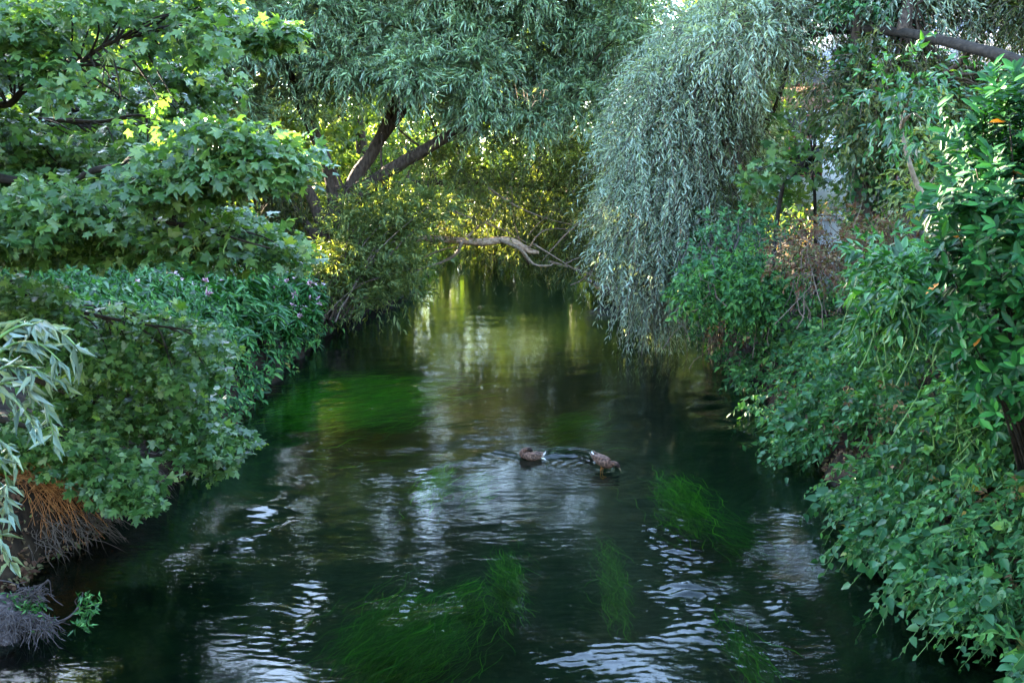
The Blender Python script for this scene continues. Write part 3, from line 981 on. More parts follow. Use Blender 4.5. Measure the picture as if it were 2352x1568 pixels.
cover('undergrowth', 'mixed nettles and brambles carpeting the right bank', 26000, (-.55, 5.5), (7, 34), 1,
      lambda x, y: (.25 + .8 * hump(x, y)) * np.where(x - br(y) < 0, .5 + (x - br(y)) * .45, 1.0) + .08, .12, .55, 'ovate', M['nettle'], (-.45, -.35, 0), .45, 1, cut=.28)
shoots('leafy nettle shoots leaning out from the right bank', 3800, (-.3, 5), (7, 30), 1, .75, 11, .125, .52, 'ovate', M['nettle'], (-.55, -.4, .2), 31)
shoots('arching bramble shoots with rounder leaves low on the right bank', 1400, (-.4, 2.6), (7, 20), 1, .9, 10, .13, .75, 'ovate', M['bramble'], (-.8, -.45, .3), 32, droop=.8, cut=.2)
shoots('pale green seedlings and bindweed over the middle of the right bank', 1900, (.4, 4.5), (9, 28), 1, .5, 9, .10, .8, 'ivy', M['lime'], (-.4, -.4, .3), 33, cut=.1)
shoots('dry stalks with withered leaves in the bare patches of the right bank', 2400, (.3, 5.5), (8, 28), 1, .6, 6, .09, .4, 'ovate', M['dry'], (-.2, -.3, .5), 34, cut=.3, invert=True, h0=.15)
cover('undergrowth', 'dry brown stalks and dead leaves on top of the right bank', 9000, (2.6, 6.5), (14, 34), 1,
      lambda x, y: .3 + .7 * hump(x * 1.3, y), .12, .35, 'ovate', M['dry'], (-.2, -.2, .1), .5, 3)
cover('leaf_litter', 'brown litter of fallen leaves on the right bank soil', 17000, (.1, 5.5), (7, 28), 1,
      lambda x, y: .07 + 0 * x, .08, .6, 'ovate', M['rust'], (-.3, -.3, 0), .1, 12, up=1.2)
cover('leaf_litter', 'dead leaves and crumbs of earth on the left bank', 5000, (-.1, 2.0), (9.5, 22), -1,
      lambda x, y: .06 + 0 * x, .07, .6, 'ovate', M['rust'], (.4, -.3, 0), .3, 13, up=1.0)
cover('nettles', 'bed of nettles on the left bank behind the balsam', 26000, (.2, 7), (17, 34), -1,
      lambda x, y: .65 + .85 * np.clip(hump(x * .7, y * .8), 0, 1.3) + 0 * x, .17, .34, 'ovate', M['balsam'], (.3, -.4, 0), .35, 4)
cover('undergrowth', 'low leafy growth along the left water edge', 9000, (-.25, 2.5), (15, 48), -1,
      lambda x, y: .35 + .45 * hump(x, y), .15, .4, 'ovate', M['nettle'], (.4, -.4, 0), .45, 6)
cover('undergrowth', 'shaded plants on the far banks', 12000, (-.3, 14), (34, 80), 1,
      lambda x, y: .5 + .8 * hump(x, y), .25, .45, 'ovate', M['far'], (-.3, -.4, 0), .3, 7)
cover('undergrowth', 'shaded plants on the far left bank', 12000, (-.3, 14), (34, 80), -1,
      lambda x, y: .5 + .8 * hump(x, y), .25, .45, 'ovate', M['far'], (.3, -.4, 0), .3, 8)


# ------------------------------------------------------------------ balsam plants (individuals)
def balsam_proto(seed, flowers=True):
    r = random.Random(seed)
    e = thing('balsam_plant', 'pink-flowered balsam plant with long pointed leaves at the water edge beyond the sycamore', 'plant', (0, 0, 0), 'flowering balsam plants beyond the sycamore')
    h = r.uniform(1.1, 1.5)
    b = MB()
    stems = [[(0, 0, 0), (r.uniform(-.05, .05), 0, h * .5), (r.uniform(-.1, .1), r.uniform(-.1, .1), h)]]
    for k in range(4):
        a = r.uniform(0, 6.28); z = h * r.uniform(.35, .7)
        stems.append([(0, 0, z), (math.cos(a) * .16, math.sin(a) * .16, z + .16), (math.cos(a) * .26, math.sin(a) * .26, z + .38)])
    pos, d, nr_, L = [], [], [], []
    tips = []
    for s in stems:
        b.tube(s, [.014, .01, .005], 5, 4)
        q = smooth_path(np.array(s, float), .1, 8)[0]
        tips.append(q[-1])
        for i in range(3, len(q)):
            for _ in range(3 if len(s) else 2):
                a = r.uniform(0, 6.28)
                pos.append(q[i]); d.append([math.cos(a), math.sin(a), r.uniform(-.55, .15)])
                nr_.append([r.gauss(0, .25), -.35 + r.gauss(0, .25), 1]); L.append(r.uniform(.16, .32))
    b.build('stem', M['greenstem'], e)
    L = np.array(L)
    leaves('leaves', np.array(pos), np.array(d), np.array(nr_), L, L * .27, 'ovate', M['balsam'], e, carve=False)
    if flowers:
        for c in np.array(tips)[:3]:
            weld(leaves('flower_head', np.repeat((c + np.array([0, 0, .03]))[None], 9, 0), rsphere(9) + np.array([0, 0, .4]), rsphere(9), .075 + .05 * rng.random(9), .055, 'ovate', M['pink'], e, carve=False))
    return e


def dup(root, loc, rz, s, label=None):
    c = root.copy()
    COL.objects.link(c)
    c.location = loc; c.rotation_euler = (0, 0, rz); c.scale = (s, s, s)
    if label: c['label'] = label
    for ch in list(root.children):
        k = ch.copy(); COL.objects.link(k); k.parent = c
        for g in list(ch.children):
            w = g.copy(); COL.objects.link(w); w.parent = k
    return c


protos = [balsam_proto(i, True) for i in range(3)]
bp_ = [balsam_proto(i + 10, False) for i in range(2)]
for p in bp_:
    p['label'] = 'leafy balsam plant without flowers among the flowering ones'
    p['group'] = 'leafy balsam plants beyond the sycamore'
rb = random.Random(3)
spots = []
while len(spots) < 62:
    y = rb.uniform(20.5, 30); o = rb.uniform(-.1, 2.6) ** 1.0
    if any((y - a) ** 2 + (o - c) ** 2 < .12 for a, c in spots): continue
    spots.append((y, o))
spots.sort(key=lambda s: s[1])
for i, (y, o) in enumerate(spots):
    src = protos[i % 3] if (i % 5 < 3) else bp_[i % 2]
    x = float(bl(y)) - o
    loc = (x, y, float(gz(x, y)) - .05 if o > .1 else .25)
    first = src.location.length < 1e-6
    if first:
        src.location = loc; src.rotation_euler = (0, rb.uniform(.0, .25), rb.uniform(0, 6.28))
    else:
        c = dup(src, loc, rb.uniform(0, 6.28), rb.uniform(.7, 1.4))
        c.rotation_euler = (0, rb.uniform(0, .35) if o < .5 else 0, rb.uniform(-.5, .5) if o < .5 else rb.uniform(0, 6.28))


# ------------------------------------------------------------------ dead wood, straw and roots
def fallen_branch():
    base = P(905, 560, 34)
    t = thing('fallen_branch', 'sunlit bare branch lying low across the river in front of the gap', 'branch', base)
    b = MB()
    b.tube([P(860, 562, 34.5), base, P(970, 548, 33.5), P(1050, 552, 33.2), P(1110, 556, 33), P(1170, 552, 33), P(1215, 575, 33), P(1238, 580, 33)], [.05, .08, .10, .12, .13, .12, .10, .05], 9, 5, wob=.08)
    b.build('main_stem', M['lightbark'], t)
    b = MB()
    for q, r in [([(1150, 552), (1195, 572), (1225, 606), (1260, 610), (1270, 606)], .07), ([(1060, 555), (1050, 580), (1020, 600), (960, 620), (900, 640)], .07),
                 ([(1070, 548), (1100, 520), (1130, 500), (1170, 440)], .05), ([(1200, 570), (1190, 540), (1180, 500), (1175, 430)], .04),
                 ([(1215, 605), (1200, 580), (1180, 560)], .05), ([(1240, 530), (1280, 525), (1320, 528)], .03), ([(1215, 570), (1235, 540), (1260, 525)], .03),
                 ([(1210, 545), (1240, 510), (1270, 490)], .02), ([(1225, 560), (1290, 600), (1350, 640)], .035), ([(1300, 605), (1340, 590), (1390, 600)], .03),
                 ([(1440, 560), (1380, 600), (1340, 640), (1310, 655)], .05), ([(1000, 470), (1080, 500), (1160, 530), (1230, 570)], .04), ([(1120, 430), (1180, 470), (1250, 500), (1330, 520)], .04),
                 ([(1390, 480), (1320, 520), (1270, 570), (1245, 600)], .04), ([(960, 600), (1010, 575), (1080, 560)], .03), ([(1260, 600), (1330, 620), (1400, 650)], .05)]:
        b.tube([P(u, v, 33 + random.uniform(-.4, .4)) for u, v in q], [r, r * .3], 6, 5, wob=.08)
    b.build('side_branches', M['palebark'], t)
    C = sample_poly([(950, 540), (1060, 560), (1230, 590), (1390, 630), (1400, 500), (1200, 470), (990, 480)], (33, 37.5), 62, 22)
    pos, ld, nor, L, Wd, rv, st = sprigs(C, r=.5, per=20, slen=.7, droop=.9, nleaf=12, llen=.2, lw=.17)
    leaves('leaves', pos, ld, nor, L, Wd, 'lance', M['olive'], t, rv)


fallen_branch()


def sunken_log():
    base = W(1400, 690)
    t = thing('log', 'black wet log sticking out of the water under the silvery willow', 'log', base)
    b = MB()
    d = base[1]
    b.tube([P(1345, 640, d + 1), P(1370, 655, d + .6), P(1395, 668, d + .2), P(1425, 672, d), P(1428, 694, d - .2)], [.06, .12, .17, .17, .14], 9, 5, wob=.1)
    b.tube([P(1395, 668, d + .2), P(1375, 690, d), P(1360, 712, d)], [.08, .06, .04], 7, 4, wob=.1)
    b.tube([P(1425, 672, d), P(1440, 690, d), P(1436, 715, d)], [.08, .06, .05], 7, 4, wob=.1)
    b.tube([P(1370, 655, d + .6), P(1360, 640, d + .6), P(1340, 632, d + .6)], [.04, .03, .01], 6, 4)
    b.build('log_body', M['wet'], t)


sunken_log()


def strand_thing(name, label, cat, base, S, r0, r1, material, part, seg=4, par=None):
    t = par or thing(name, label, cat, base)
    V, Q = many_tubes(S, np.linspace(r0, r1, S.shape[1])[None] * (.6 + .8 * rng.random((len(S), 1))), seg)
    mesh_obj(part, V, [Q], material, t)
    return t


def straw():
    base = P(90, 1150, 12.2)
    n = 800
    a = np.array([P(random.uniform(20, 140), random.uniform(1085, 1130), random.uniform(11.9, 12.6)) for _ in range(n)])
    d = nrm(rng.standard_normal((n, 3)) * np.array([1.0, .45, .5]) + np.array([.25, -.1, -.05]))
    ln = rng.uniform(.25, .75, n)
    tt = np.linspace(0, 1, 6)
    S = a[:, None] + d[:, None] * (ln[:, None] * tt)[..., None]
    S[..., 2] += (.12 * rng.random((n, 1)) * np.sin(tt * 3)[None] - (ln * rng.uniform(.2, 1.0, n))[:, None] * tt[None] ** 2 * .6)
    S += np.cumsum(rng.standard_normal(S.shape), 1) * .016
    S[..., 2] = np.maximum(S[..., 2], .03)
    t = strand_thing('dry_grass', 'heap of orange dry stalks hanging over the earth bank under the lowest sycamore leaves', 'dry grass', base, S, .0048, .0022, M['straw'], 'stalks')
    # roots under it
    n = 360
    a = np.array([P(random.uniform(-10, 330), random.uniform(1150, 1200), 12.3) for _ in range(n)])
    for i in range(n):
        y = 12.3 + random.uniform(-.8, 2.2)
        x = float(bl(y)) + random.uniform(-.3, .12)
        a[i] = (x, y, max(.35, float(gz(x, y))) + random.uniform(-.1, .1))
    d = nrm(rng.standard_normal((n, 3)) * np.array([.6, .5, .45]) + np.array([.35, -.2, -.6]))
    ln = rng.uniform(.2, .7, n)
    S = a[:, None] + d[:, None] * (ln[:, None] * tt)[..., None]
    S += np.cumsum(rng.standard_normal(S.shape), 1) * .022
    S[..., 2] = np.maximum(S[..., 2], -.1)
    strand_thing('root_tangle', 'tangle of bare roots hanging from the undercut earth bank below the orange stalks', 'roots', P(120, 1230, 12.3), S, .0055, .002, M['twig'], 'roots')


straw()


def driftwood():
    base = W(20, 1490)
    t = thing('driftwood', 'weathered grey stump with matted roots and a bent twig lying in the water', 'driftwood', base)
    d = 9.6
    b = MB()
    b.tube([P(-90, 1440, d), P(-20, 1405, d), P(40, 1415, d), P(110, 1425, d)], [.26, .2, .17, .05], 14, 9, wob=.09)
    b.tube([P(-60, 1480, d - .1), P(0, 1450, d - .1), P(30, 1500, d - .2)], [.2, .17, .1], 14, 9, wob=.09)
    b.build('stump', M['stump'], t)
    b = MB()
    for q, r in [([(60, 1430), (120, 1430), (160, 1415), (185, 1385), (190, 1360)], .018), ([(90, 1440), (130, 1432), (150, 1425)], .012), ([(95, 1455), (120, 1460), (140, 1462)], .010),
                 ([(30, 1400), (70, 1365), (105, 1335), (110, 1330)], .012), ([(50, 1380), (85, 1355), (112, 1332), (120, 1370), (145, 1390)], .009), ([(20, 1370), (70, 1350), (110, 1335)], .009),
                 ([(-20, 1330), (20, 1335), (45, 1345)], .008), ([(10, 1390), (50, 1395), (80, 1410)], .012), ([(40, 1350), (44, 1340), (60, 1335)], .008),
                 ([(180, 1393), (172, 1380), (180, 1370)], .007)]:
        b.tube([P(u, v, d + random.uniform(-.1, .1)) for u, v in q], [r, r * .35], 6, 5, wob=.08)
    b.build('branch', M['greytwig'], t)
    n = 230
    a = np.array([P(random.uniform(0, 115), random.uniform(1405, 1450), d + random.uniform(-.25, .1)) for _ in range(n)])
    dd = nrm(rng.standard_normal((n, 3)) * np.array([.7, .3, .3]) + np.array([.1, -.15, -.6]))
    ln = rng.uniform(.1, .36, n)
    tt = np.linspace(0, 1, 5)
    S = a[:, None] + dd[:, None] * (ln[:, None] * tt)[..., None] + np.cumsum(rng.standard_normal((n, 5, 3)), 1) * .016
    strand_thing('x', None, None, base, S, .006, .002, M['greytwig'], 'matted_roots', par=t)
    n = 120
    a = np.array([P(random.uniform(45, 105), random.uniform(1350, 1385), d + random.uniform(-.1, .1)) for _ in range(n)])
    dd = rsphere(n) * np.array([1, .4, .8])
    S = a[:, None] + dd[:, None] * (rng.uniform(.05, .2, n)[:, None] * tt)[..., None] + rng.standard_normal((n, 5, 3)) * .008
    strand_thing('x', None, None, base, S, .005, .002, M['greytwig'], 'matted_twigs', par=t)
    for k, (cs, nn) in enumerate((([(205, 1380), (198, 1400), (192, 1430)], 34), ([(60, 1390), (85, 1400), (30, 1385), (95, 1440)], 60))):
        c = np.repeat(np.array([P(u, v, d) for u, v in cs]), nn, 0) + rng.standard_normal((nn * len(cs), 3)) * np.array([.045, .05, .045])
        dv = nrm(rng.standard_normal(c.shape) + np.array([.2, -.2, .3]))
        leaves('shoot_leaves', c, dv, nrm(rng.standard_normal(c.shape) * .5 + np.array([0, -.5, .8])), .09, .026, 'lance', M['balsam'], t, carve=False)


driftwood()


def overhang_shoot(name, label, stem, dd, lsz, n, tpl, m):
    pts = [P(u, v, dd) for u, v in stem]
    t = thing(name, label, 'plant', pts[0])
    b = MB()
    b.tube(pts, [.009, .003], 5, 6)
    b.build('stem', M['greenstem'], t)
    q = smooth_path(np.array(pts), .1, 10)[0]
    idx = np.linspace(len(q) // 4, len(q) - 1, n).astype(int)
    pos = np.repeat(q[idx], 3, 0)
    d = nrm(rng.standard_normal(pos.shape) * np.array([1, .5, .35]))
    leaves('leaves', pos, d, nrm(rng.standard_normal(pos.shape) * .3 + np.array([0, -.6, .8])), lsz, lsz * .6, tpl, m, t, carve=False)


overhang_shoot('bramble_shoot', 'long bramble shoot dangling over the dark water below the nettle bank', [(2230, 1230), (2150, 1270), (2080, 1330), (2030, 1400), (1975, 1425)], 10.2, .10, 8, 'ovate', M['bramble'])
overhang_shoot('bindweed_shoot', 'single bindweed shoot reaching out over the water beside the thick weed bed', [(1830, 970), (1780, 985), (1750, 1005), (1735, 1025), (1712, 1035)], 18.2, .14, 5, 'ovate', M['bramble'])


# ------------------------------------------------------------------ right bank: dead stems, trunks, ivy
def dry_stems():
    base = W(1650, 800)
    n = 70
    a = np.array([[br(27) - .1 + rng.normal(0, .25), 27 + rng.normal(0, .8), 0] for _ in range(n)])
    a[:, 2] = -.05
    tt = np.linspace(0, 1, 6)
    d = nrm(rng.standard_normal((n, 3)) * np.array([.2, .2, .1]) + np.array([.0, 0, 1]))
    S = a[:, None] + d[:, None] * (rng.uniform(.6, 1.5, n)[:, None] * tt)[..., None] + rng.standard_normal((n, 6, 3)) * .02
    t = strand_thing('dead_stems', 'pale dead stems standing at the water edge under the bright leafy elder bush', 'dead plants', a[0], S, .014, .006, M['palebark'], 'stems')
    c = S[:, 3:].reshape(-1, 3)
    c = c[rng.random(len(c)) < .6]
    leaves('leaves', c, rsphere(len(c)), rsphere(len(c)), .16, .07, 'ovate', M['dry'], t)


dry_stems()


def ivy_on(parent, pts, r, n, seed, lsz=.11):
    q = smooth_path(np.array(pts), .1, 20)[0]
    i = rng.integers(0, len(q), n)
    o = rng.standard_normal((n, 3)) * np.array([1, 1, .4]) * r
    pos = q[i] + o
    d = nrm(np.array([0, -.2, -.8]) + rng.standard_normal((n, 3)) * .5)
    nor = nrm(o + np.array([0, -.4, .3]) + rng.standard_normal((n, 3)) * .2)
    L = lsz * (.6 + .7 * rng.random(n))
    return leaves('ivy', pos, d, nor, L, L * .95, 'ivy', M['ivy'], parent)


def bank_tree(label, trunk, tr, ivy=None, crown=None, bark='bark', cmat='olive', leafy=60):
    t = thing('bank_tree', label, 'tree', trunk[0])
    b = MB(); b.tube(trunk, tr, 9, 5, wob=.06)
    if crown is not None:
        for c in crown:
            q = smooth_path(np.array(trunk), .1, 5)[0]
            a = q[-1 - random.randint(0, 5)]
            b.tube([a, (a + c) / 2 + np.array([0, 0, .15]), c], [.03, .02, .006], 5, 3)
    b.build('trunk', M[bark], t)
    if ivy: ivy_on(t, *ivy)
    if crown is not None:
        if cmat == 'sycamore':
            syc_leaves(crown, .5, leafy, .24, t, name='crown')
        else:
            pos, ld, nor, L, Wd, rv, st = sprigs(crown, r=.7, per=leafy, slen=.7, droop=.5, nleaf=10, llen=.15, lw=.42)
            leaves('crown', pos, ld, nor, L, Wd, 'ovate', M[cmat], t, rv)
    return t


def G(x, y): return np.array([x, y, float(gz(x, y)) - .05])


def gp(u, d):
    x = (u - CX) / F_PX * d
    return G(x, d)


tk = [gp(1985, 22), P(1980, 440, 22), P(1968, 330, 22), P(1962, 230, 22), P(1965, 110, 22), P(1975, -80, 22)]
bank_tree('ivy-wrapped trunk standing beside the pale concrete post', tk, [.2, .18, .16, .14, .12, .08], ivy=(tk[:5], .2, 2400, 1),
          crown=sample_poly([(1920, 60), (1940, -120), (2060, -120), (2060, 40)], (21.5, 24), 14, 40), cmat='ivy', leafy=40)
tk = [gp(2075, 21.5), P(2085, 440, 21.5), P(2090, 330, 21.5), P(2078, 230, 21.5), P(2080, 120, 21.5), P(2090, -60, 21.5)]
bank_tree('straight brown trunk carrying olive leaves under the arching willow limb', tk, [.17, .16, .15, .14, .12, .08], ivy=([tk[1], tk[2]], .3, 500, 2),
          crown=sample_poly([(1980, 230), (2160, 180), (2260, 240), (2220, 380), (2090, 400), (1970, 360)], (21, 24), 34, 36), cmat='olive', leafy=34)
tk = [gp(2190, 16), P(2150, 520, 16), P(2132, 470, 16), P(2105, 420, 16), P(2088, 370, 16), P(2070, 300, 16.4), P(2072, 240, 16.8)]
bank_tree('pale slender bare trunk leaning left beside the laurel', tk, [.065, .055, .05, .042, .036, .03, .024], bark='palebark', crown=sample_poly([(2030, 210), (2140, 210), (2130, 320), (2050, 330)], (15.6, 16.6), 4, 22), cmat='ivy', leafy=22)
tk = [gp(2150, 17), P(2180, 530, 17), P(2170, 460, 17), P(2180, 410, 17), P(2195, 330, 17)]
bank_tree('thin grey sapling with dry yellow leaves between the leaning trunk and the laurel', tk, [.05, .045, .04, .03, .012], bark='palebark',
          crown=sample_poly([(2110, 400), (2200, 330), (2260, 380), (2240, 470), (2150, 480)], (17, 19), 12, 26), cmat='golden', leafy=14)
tk = [gp(2000, 24), P(2000, 500, 24), P(2010, 420, 24), P(2005, 300, 24)]
bank_tree('dark straight trunk half hidden behind the ivy-wrapped one', tk, [.2, .18, .16, .1], bark='wet', ivy=(tk[1:], .34, 1500, 3))
tk = [gp(1760, 23), P(1790, 470, 23), P(1820, 410, 23), P(1850, 380, 23), P(1900, 360, 23)]
bank_tree('young sycamore with dark blue-green lobed leaves in front of the white house', tk, [.06, .05, .04, .03, .01],
          crown=sample_poly([(1690, 400), (1760, 360), (1830, 270), (1900, 260), (1900, 290), (1840, 380), (1800, 450), (1720, 450)], (22, 24), 13, 34), bark='darkbark', cmat='sycamore', leafy=20)
tk = [gp(2100, 20), P(2105, 500, 20), P(2120, 450, 20)]
bank_tree('broken dark stump trunk in the brown thicket', tk, [.22, .2, .16], bark='wet')


def thicket(name, label, cat, poly, dr, n, material, stems_mat, llen, lw, nst, tpl='ovate', per=24):
    C = sample_poly(poly, dr, n, 18)
    base = C.mean(0); base[2] = float(gz(base[0], base[1]))
    t = thing(name, label, cat, base)
    tt = np.linspace(0, 1, 5)
    a = C[rng.integers(0, len(C), nst)] + rng.standard_normal((nst, 3)) * .3
    g = a.copy(); g[:, 2] = np.maximum(gz(a[:, 0], a[:, 1]), a[:, 2] - rng.uniform(.3, 1.0, nst)); g[:, :2] += rng.standard_normal((nst, 2)) * .3
    S = g[:, None] + (a - g)[:, None] * tt[None, :, None] + rng.standard_normal((nst, 5, 3)) * .05
    V, Q = many_tubes(S, np.linspace(.012, .004, 5)[None] * np.ones((nst, 1)), 4)
    mesh_obj('stems', V, [Q], M[stems_mat], t)
    pos, ld, nor, L, Wd, rv, st = sprigs(C, r=.45, per=per, slen=.4, droop=.5, nleaf=8, llen=llen, lw=lw)
    leaves('foliage', pos, ld, nor, L, Wd, tpl, M[material], t, rv)


thicket('bramble_thicket', 'grey twiggy bramble thicket under the end of the willow curtain', 'bramble', [(1600, 560), (1700, 490), (1780, 500), (1790, 570), (1680, 600), (1600, 640)], (21, 25), 24, 'bramble', 'greytwig', .12, .6, 160, per=12)
thicket('bramble_thicket', 'reddish brown dying bramble thicket in front of the ivy-wrapped trunk', 'bramble', [(1780, 540), (1960, 520), (2110, 540), (2120, 600), (1980, 640), (1820, 620)], (17, 21), 36, 'rust', 'twig', .10, .5, 150, per=15)
thicket('elder_bush', 'bright leafy elder bush below the end of the silvery willow curtain', 'bush', [(1570, 640), (1700, 590), (1800, 640), (1760, 720), (1640, 730), (1580, 700)], (20, 25), 34, 'nettle', 'twig', .15, .5, 60, per=26)
thicket('nettle_clump', 'tall nettle clump hiding the foot of the laurel', 'bush', [(2200, 830), (2300, 880), (2420, 900), (2420, 1040), (2280, 1010), (2200, 930)], (11.2, 12.4), 30, 'nettle', 'greenstem', .13, .5, 50, per=26)
thicket('fern_clump', 'deep green drooping clump of long leaves beside the laurel', 'bush', [(1990, 600), (2110, 590), (2170, 660), (2120, 740), (2010, 720)], (12.5, 15), 26, 'balsam', 'greenstem', .16, .4, 60, per=24)


tk = [gp(1880, 24.5), P(1872, 470, 24.5), P(1866, 400, 24.5), P(1872, 330, 24.5), P(1868, 250, 24.5)]
bank_tree('thin dark sapling standing right in front of the white house wall', tk, [.045, .04, .03, .025, .01],
          crown=sample_poly([(1810, 230), (1920, 220), (1940, 420), (1860, 440), (1820, 380)], (23.6, 25), 6, 40), bark='darkbark', cmat='sycamore', leafy=16)


# ------------------------------------------------------------------ houses and post
def masonry(name, c1, c2, mortar, sx=1.0):
    m, nt, b, out = mat(name)
    L = nt.links
    tc = nt.nodes.new("ShaderNodeTexCoord")
    mp = nt.nodes.new("ShaderNodeMapping"); mp.inputs["Rotation"].default_value = (R(90), 0, 0)
    L.new(tc.outputs["Object"], mp.inputs[0])
    br_ = nt.nodes.new("ShaderNodeTexBrick")
    br_.inputs["Color1"].default_value = (*c1, 1); br_.inputs["Color2"].default_value = (*c2, 1); br_.inputs["Mortar"].default_value = (*mortar, 1)
    br_.inputs["Scale"].default_value = 4.4 * sx
    L.new(mp.outputs[0], br_.inputs["Vector"])
    L.new(br_.outputs[0], b.inputs["Base Color"])
    b.inputs["Roughness"].default_value = .9
    return m


M['brick'] = masonry('pink brick', (.42, .22, .17), (.50, .29, .23), (.45, .40, .36))
M['slate'] = masonry('grey slate', (.16, .17, .20), (.22, .23, .26), (.08, .08, .09), .6)
M['render'] = rough_mat('white render', (.72, .72, .72), (.82, .82, .80), 3, .9, .05)
M['frame'] = rough_mat('red brown paint', (.16, .05, .035), (.20, .07, .05), 6, .5, .02)
M['redpaint'] = rough_mat('red gutter paint', (.32, .05, .06), (.38, .07, .07), 6, .5, .02)
M['concrete'] = rough_mat('pale concrete', (.34, .34, .38), (.52, .52, .55), 6, .95, .2, stretch=(1, 1, .3))
gm, gnt, gb, gout = mat('window glass')
gb.inputs["Base Color"].default_value = (.03, .035, .045, 1); gb.inputs["Roughness"].default_value = .05


def house(label, x0, y0, w, dpt, zg, ze, zr, rot, ground_mat, split, wins, gutter):
    base = np.array([x0, y0, zg])
    t = thing('house', label, 'house', base)

    def bx(*a): 
        m = MB(); m.box(*a, rot=rot, org=base); return m
    if split:
        bx(0, w, 0, dpt, -.2, split).build('lower_wall', M[ground_mat], t, False)
        bx(.004, w - .004, .004, dpt - .004, split, ze - zg).build('upper_wall', M['brick'], t, False)
    else:
        bx(0, w, 0, dpt, -.2, ze - zg).build('wall', M[ground_mat], t, False)
    # roof: ridge along x
    h = ze - zg; hr = zr - zg
    V = np.array([[-.3, -.35, h - .1], [w + .3, -.35, h - .1], [w + .3, dpt + .35, h - .1], [-.3, dpt + .35, h - .1], [-.3, dpt / 2, hr], [w + .3, dpt / 2, hr]])
    V[:, 2] += .12
    c, n = math.cos(rot), math.sin(rot)
    Vw = np.stack([V[:, 0] * c - V[:, 1] * n, V[:, 0] * n + V[:, 1] * c, V[:, 2]], -1) + base
    rf = mesh_obj('roof', Vw, [np.array([[0, 1, 5, 4], [2, 3, 4, 5]]), np.array([[0, 4, 3], [1, 2, 5]]), np.array([[3, 2, 1, 0]])], M['slate'], t)
    bx(w * .7, w * .7 + .9, dpt / 2 - .4, dpt / 2 + .4, hr - .5, hr + 1.1).build('chimney', M['brick'], rf, False)
    bx(-.3, w + .3, -.47, -.355, h - .09, h + .03).build('gutter', M[gutter], t, False)
    for a, b_, z0, z1 in wins:
        m = MB()
        for q in ((a, a + .08, z0, z1), (b_ - .08, b_, z0, z1), ((a + b_) / 2 - .035, (a + b_) / 2 + .035, z0 + .08, z1 - .08)):
            m.box(q[0], q[1], -.06, -.003, q[2], q[3], rot, base)
        for z in (z0, z1 - .08):
            m.box(a + .08, b_ - .08, -.058, -.003, z, z + .08, rot, base)
        f = m.build('window', M['frame'], t, False)
        bx(a + .08, b_ - .08, -.03, -.004, z0 + .08, z1 - .08).build('pane', gm, f, False)


house('white rendered house with pink brick upper storey glimpsed past the willow curtain', 10.2, 42, 9.5, 8, 2.9, 8.6, 11.5, R(-8), 'render', 4.7,
      [(1.2, 2.6, 2.0, 3.3), (4.2, 5.6, 1.0, 2.3), (1.0, 2.3, 3.6, 4.55), (6.2, 7.6, 4.85, 5.45)], 'frame')
house('brick house with grey slate roof and red gutter behind the laurel', 14.6, 31, 10, 8, 2.9, 7.3, 10.4, R(-5), 'brick', None,
      [(1.0, 2.3, 1.0, 2.4), (4.2, 5.5, 1.0, 2.4)], 'redpaint')

tp = thing('gate_post', 'pale weathered concrete post standing among trunks in front of the white house', 'post', gp(1900, 25))
b = MB(); pb = gp(1900, 25)
b.box(-.23, .23, -.23, .23, -.2, 2.0, .15, pb)
b.build('shaft', M['concrete'], tp, False)
b = MB(); b.box(-.27, .27, -.27, .27, 2.0, 2.1, .15, pb)
b.box(-.2, .2, -.2, .2, 2.1, 2.16, .15, pb)
b.build('cap', M['concrete'], tp, False)


# ------------------------------------------------------------------ woodland behind
def wood_tree(seed, x, y, h, spread, material, label, leaf=.34, low=None, per=36):
    r = random.Random(seed)
    if low is None: low = .04 if h < 7 or abs(y - 42) < .1 else .14
    o = np.array([x, y, max(0, float(gz(x, y))) - .1])
    e = thing('woodland_tree', label, 'tree', o, 'trees of the woodland behind the river')
    b = MB()
    b.tube(o + np.array([(0, 0, -.3), (.1, 0, h * .3), (r.uniform(-.4, .4), .1, h * .6), (r.uniform(-.5, .5), 0, h * .9)]), [.32, .26, .18, .05], 9, 5, wob=.05)
    C = []
    for _ in range(int(46 * max(.6, spread / 4.5))):
        a = r.uniform(0, 6.28); z = r.uniform(low, 1)
        q = spread * (math.sin(math.pi * min(1, (z * .9 + .1)) ** .8) ** .7) * r.uniform(.35, 1)
        C.append([math.cos(a) * q, math.sin(a) * q, h * z])
    C = np.array(C) + o
    for c in C:
        a = o + np.array([0, 0, max(.12 * h, c[2] - o[2] - r.uniform(.8, 2))])
        q = np.array([a, (a + c) / 2 + np.array([0, 0, .2]), c])
        if lit_mask(q).all(): b.tube(q, [.07, .05, .015], 5, 3)
    b.build('trunk', M['bark'], e)
    pos, ld, nor, L, Wd, rv, st = sprigs(C, r=1.15, per=per, slen=1.0, droop=.4, nleaf=9, llen=leaf, lw=.42, lean=(0, 0, 0))
    leaves('crown', pos, ld, nor, L, Wd, 'lance', material, e, rv)
    return e


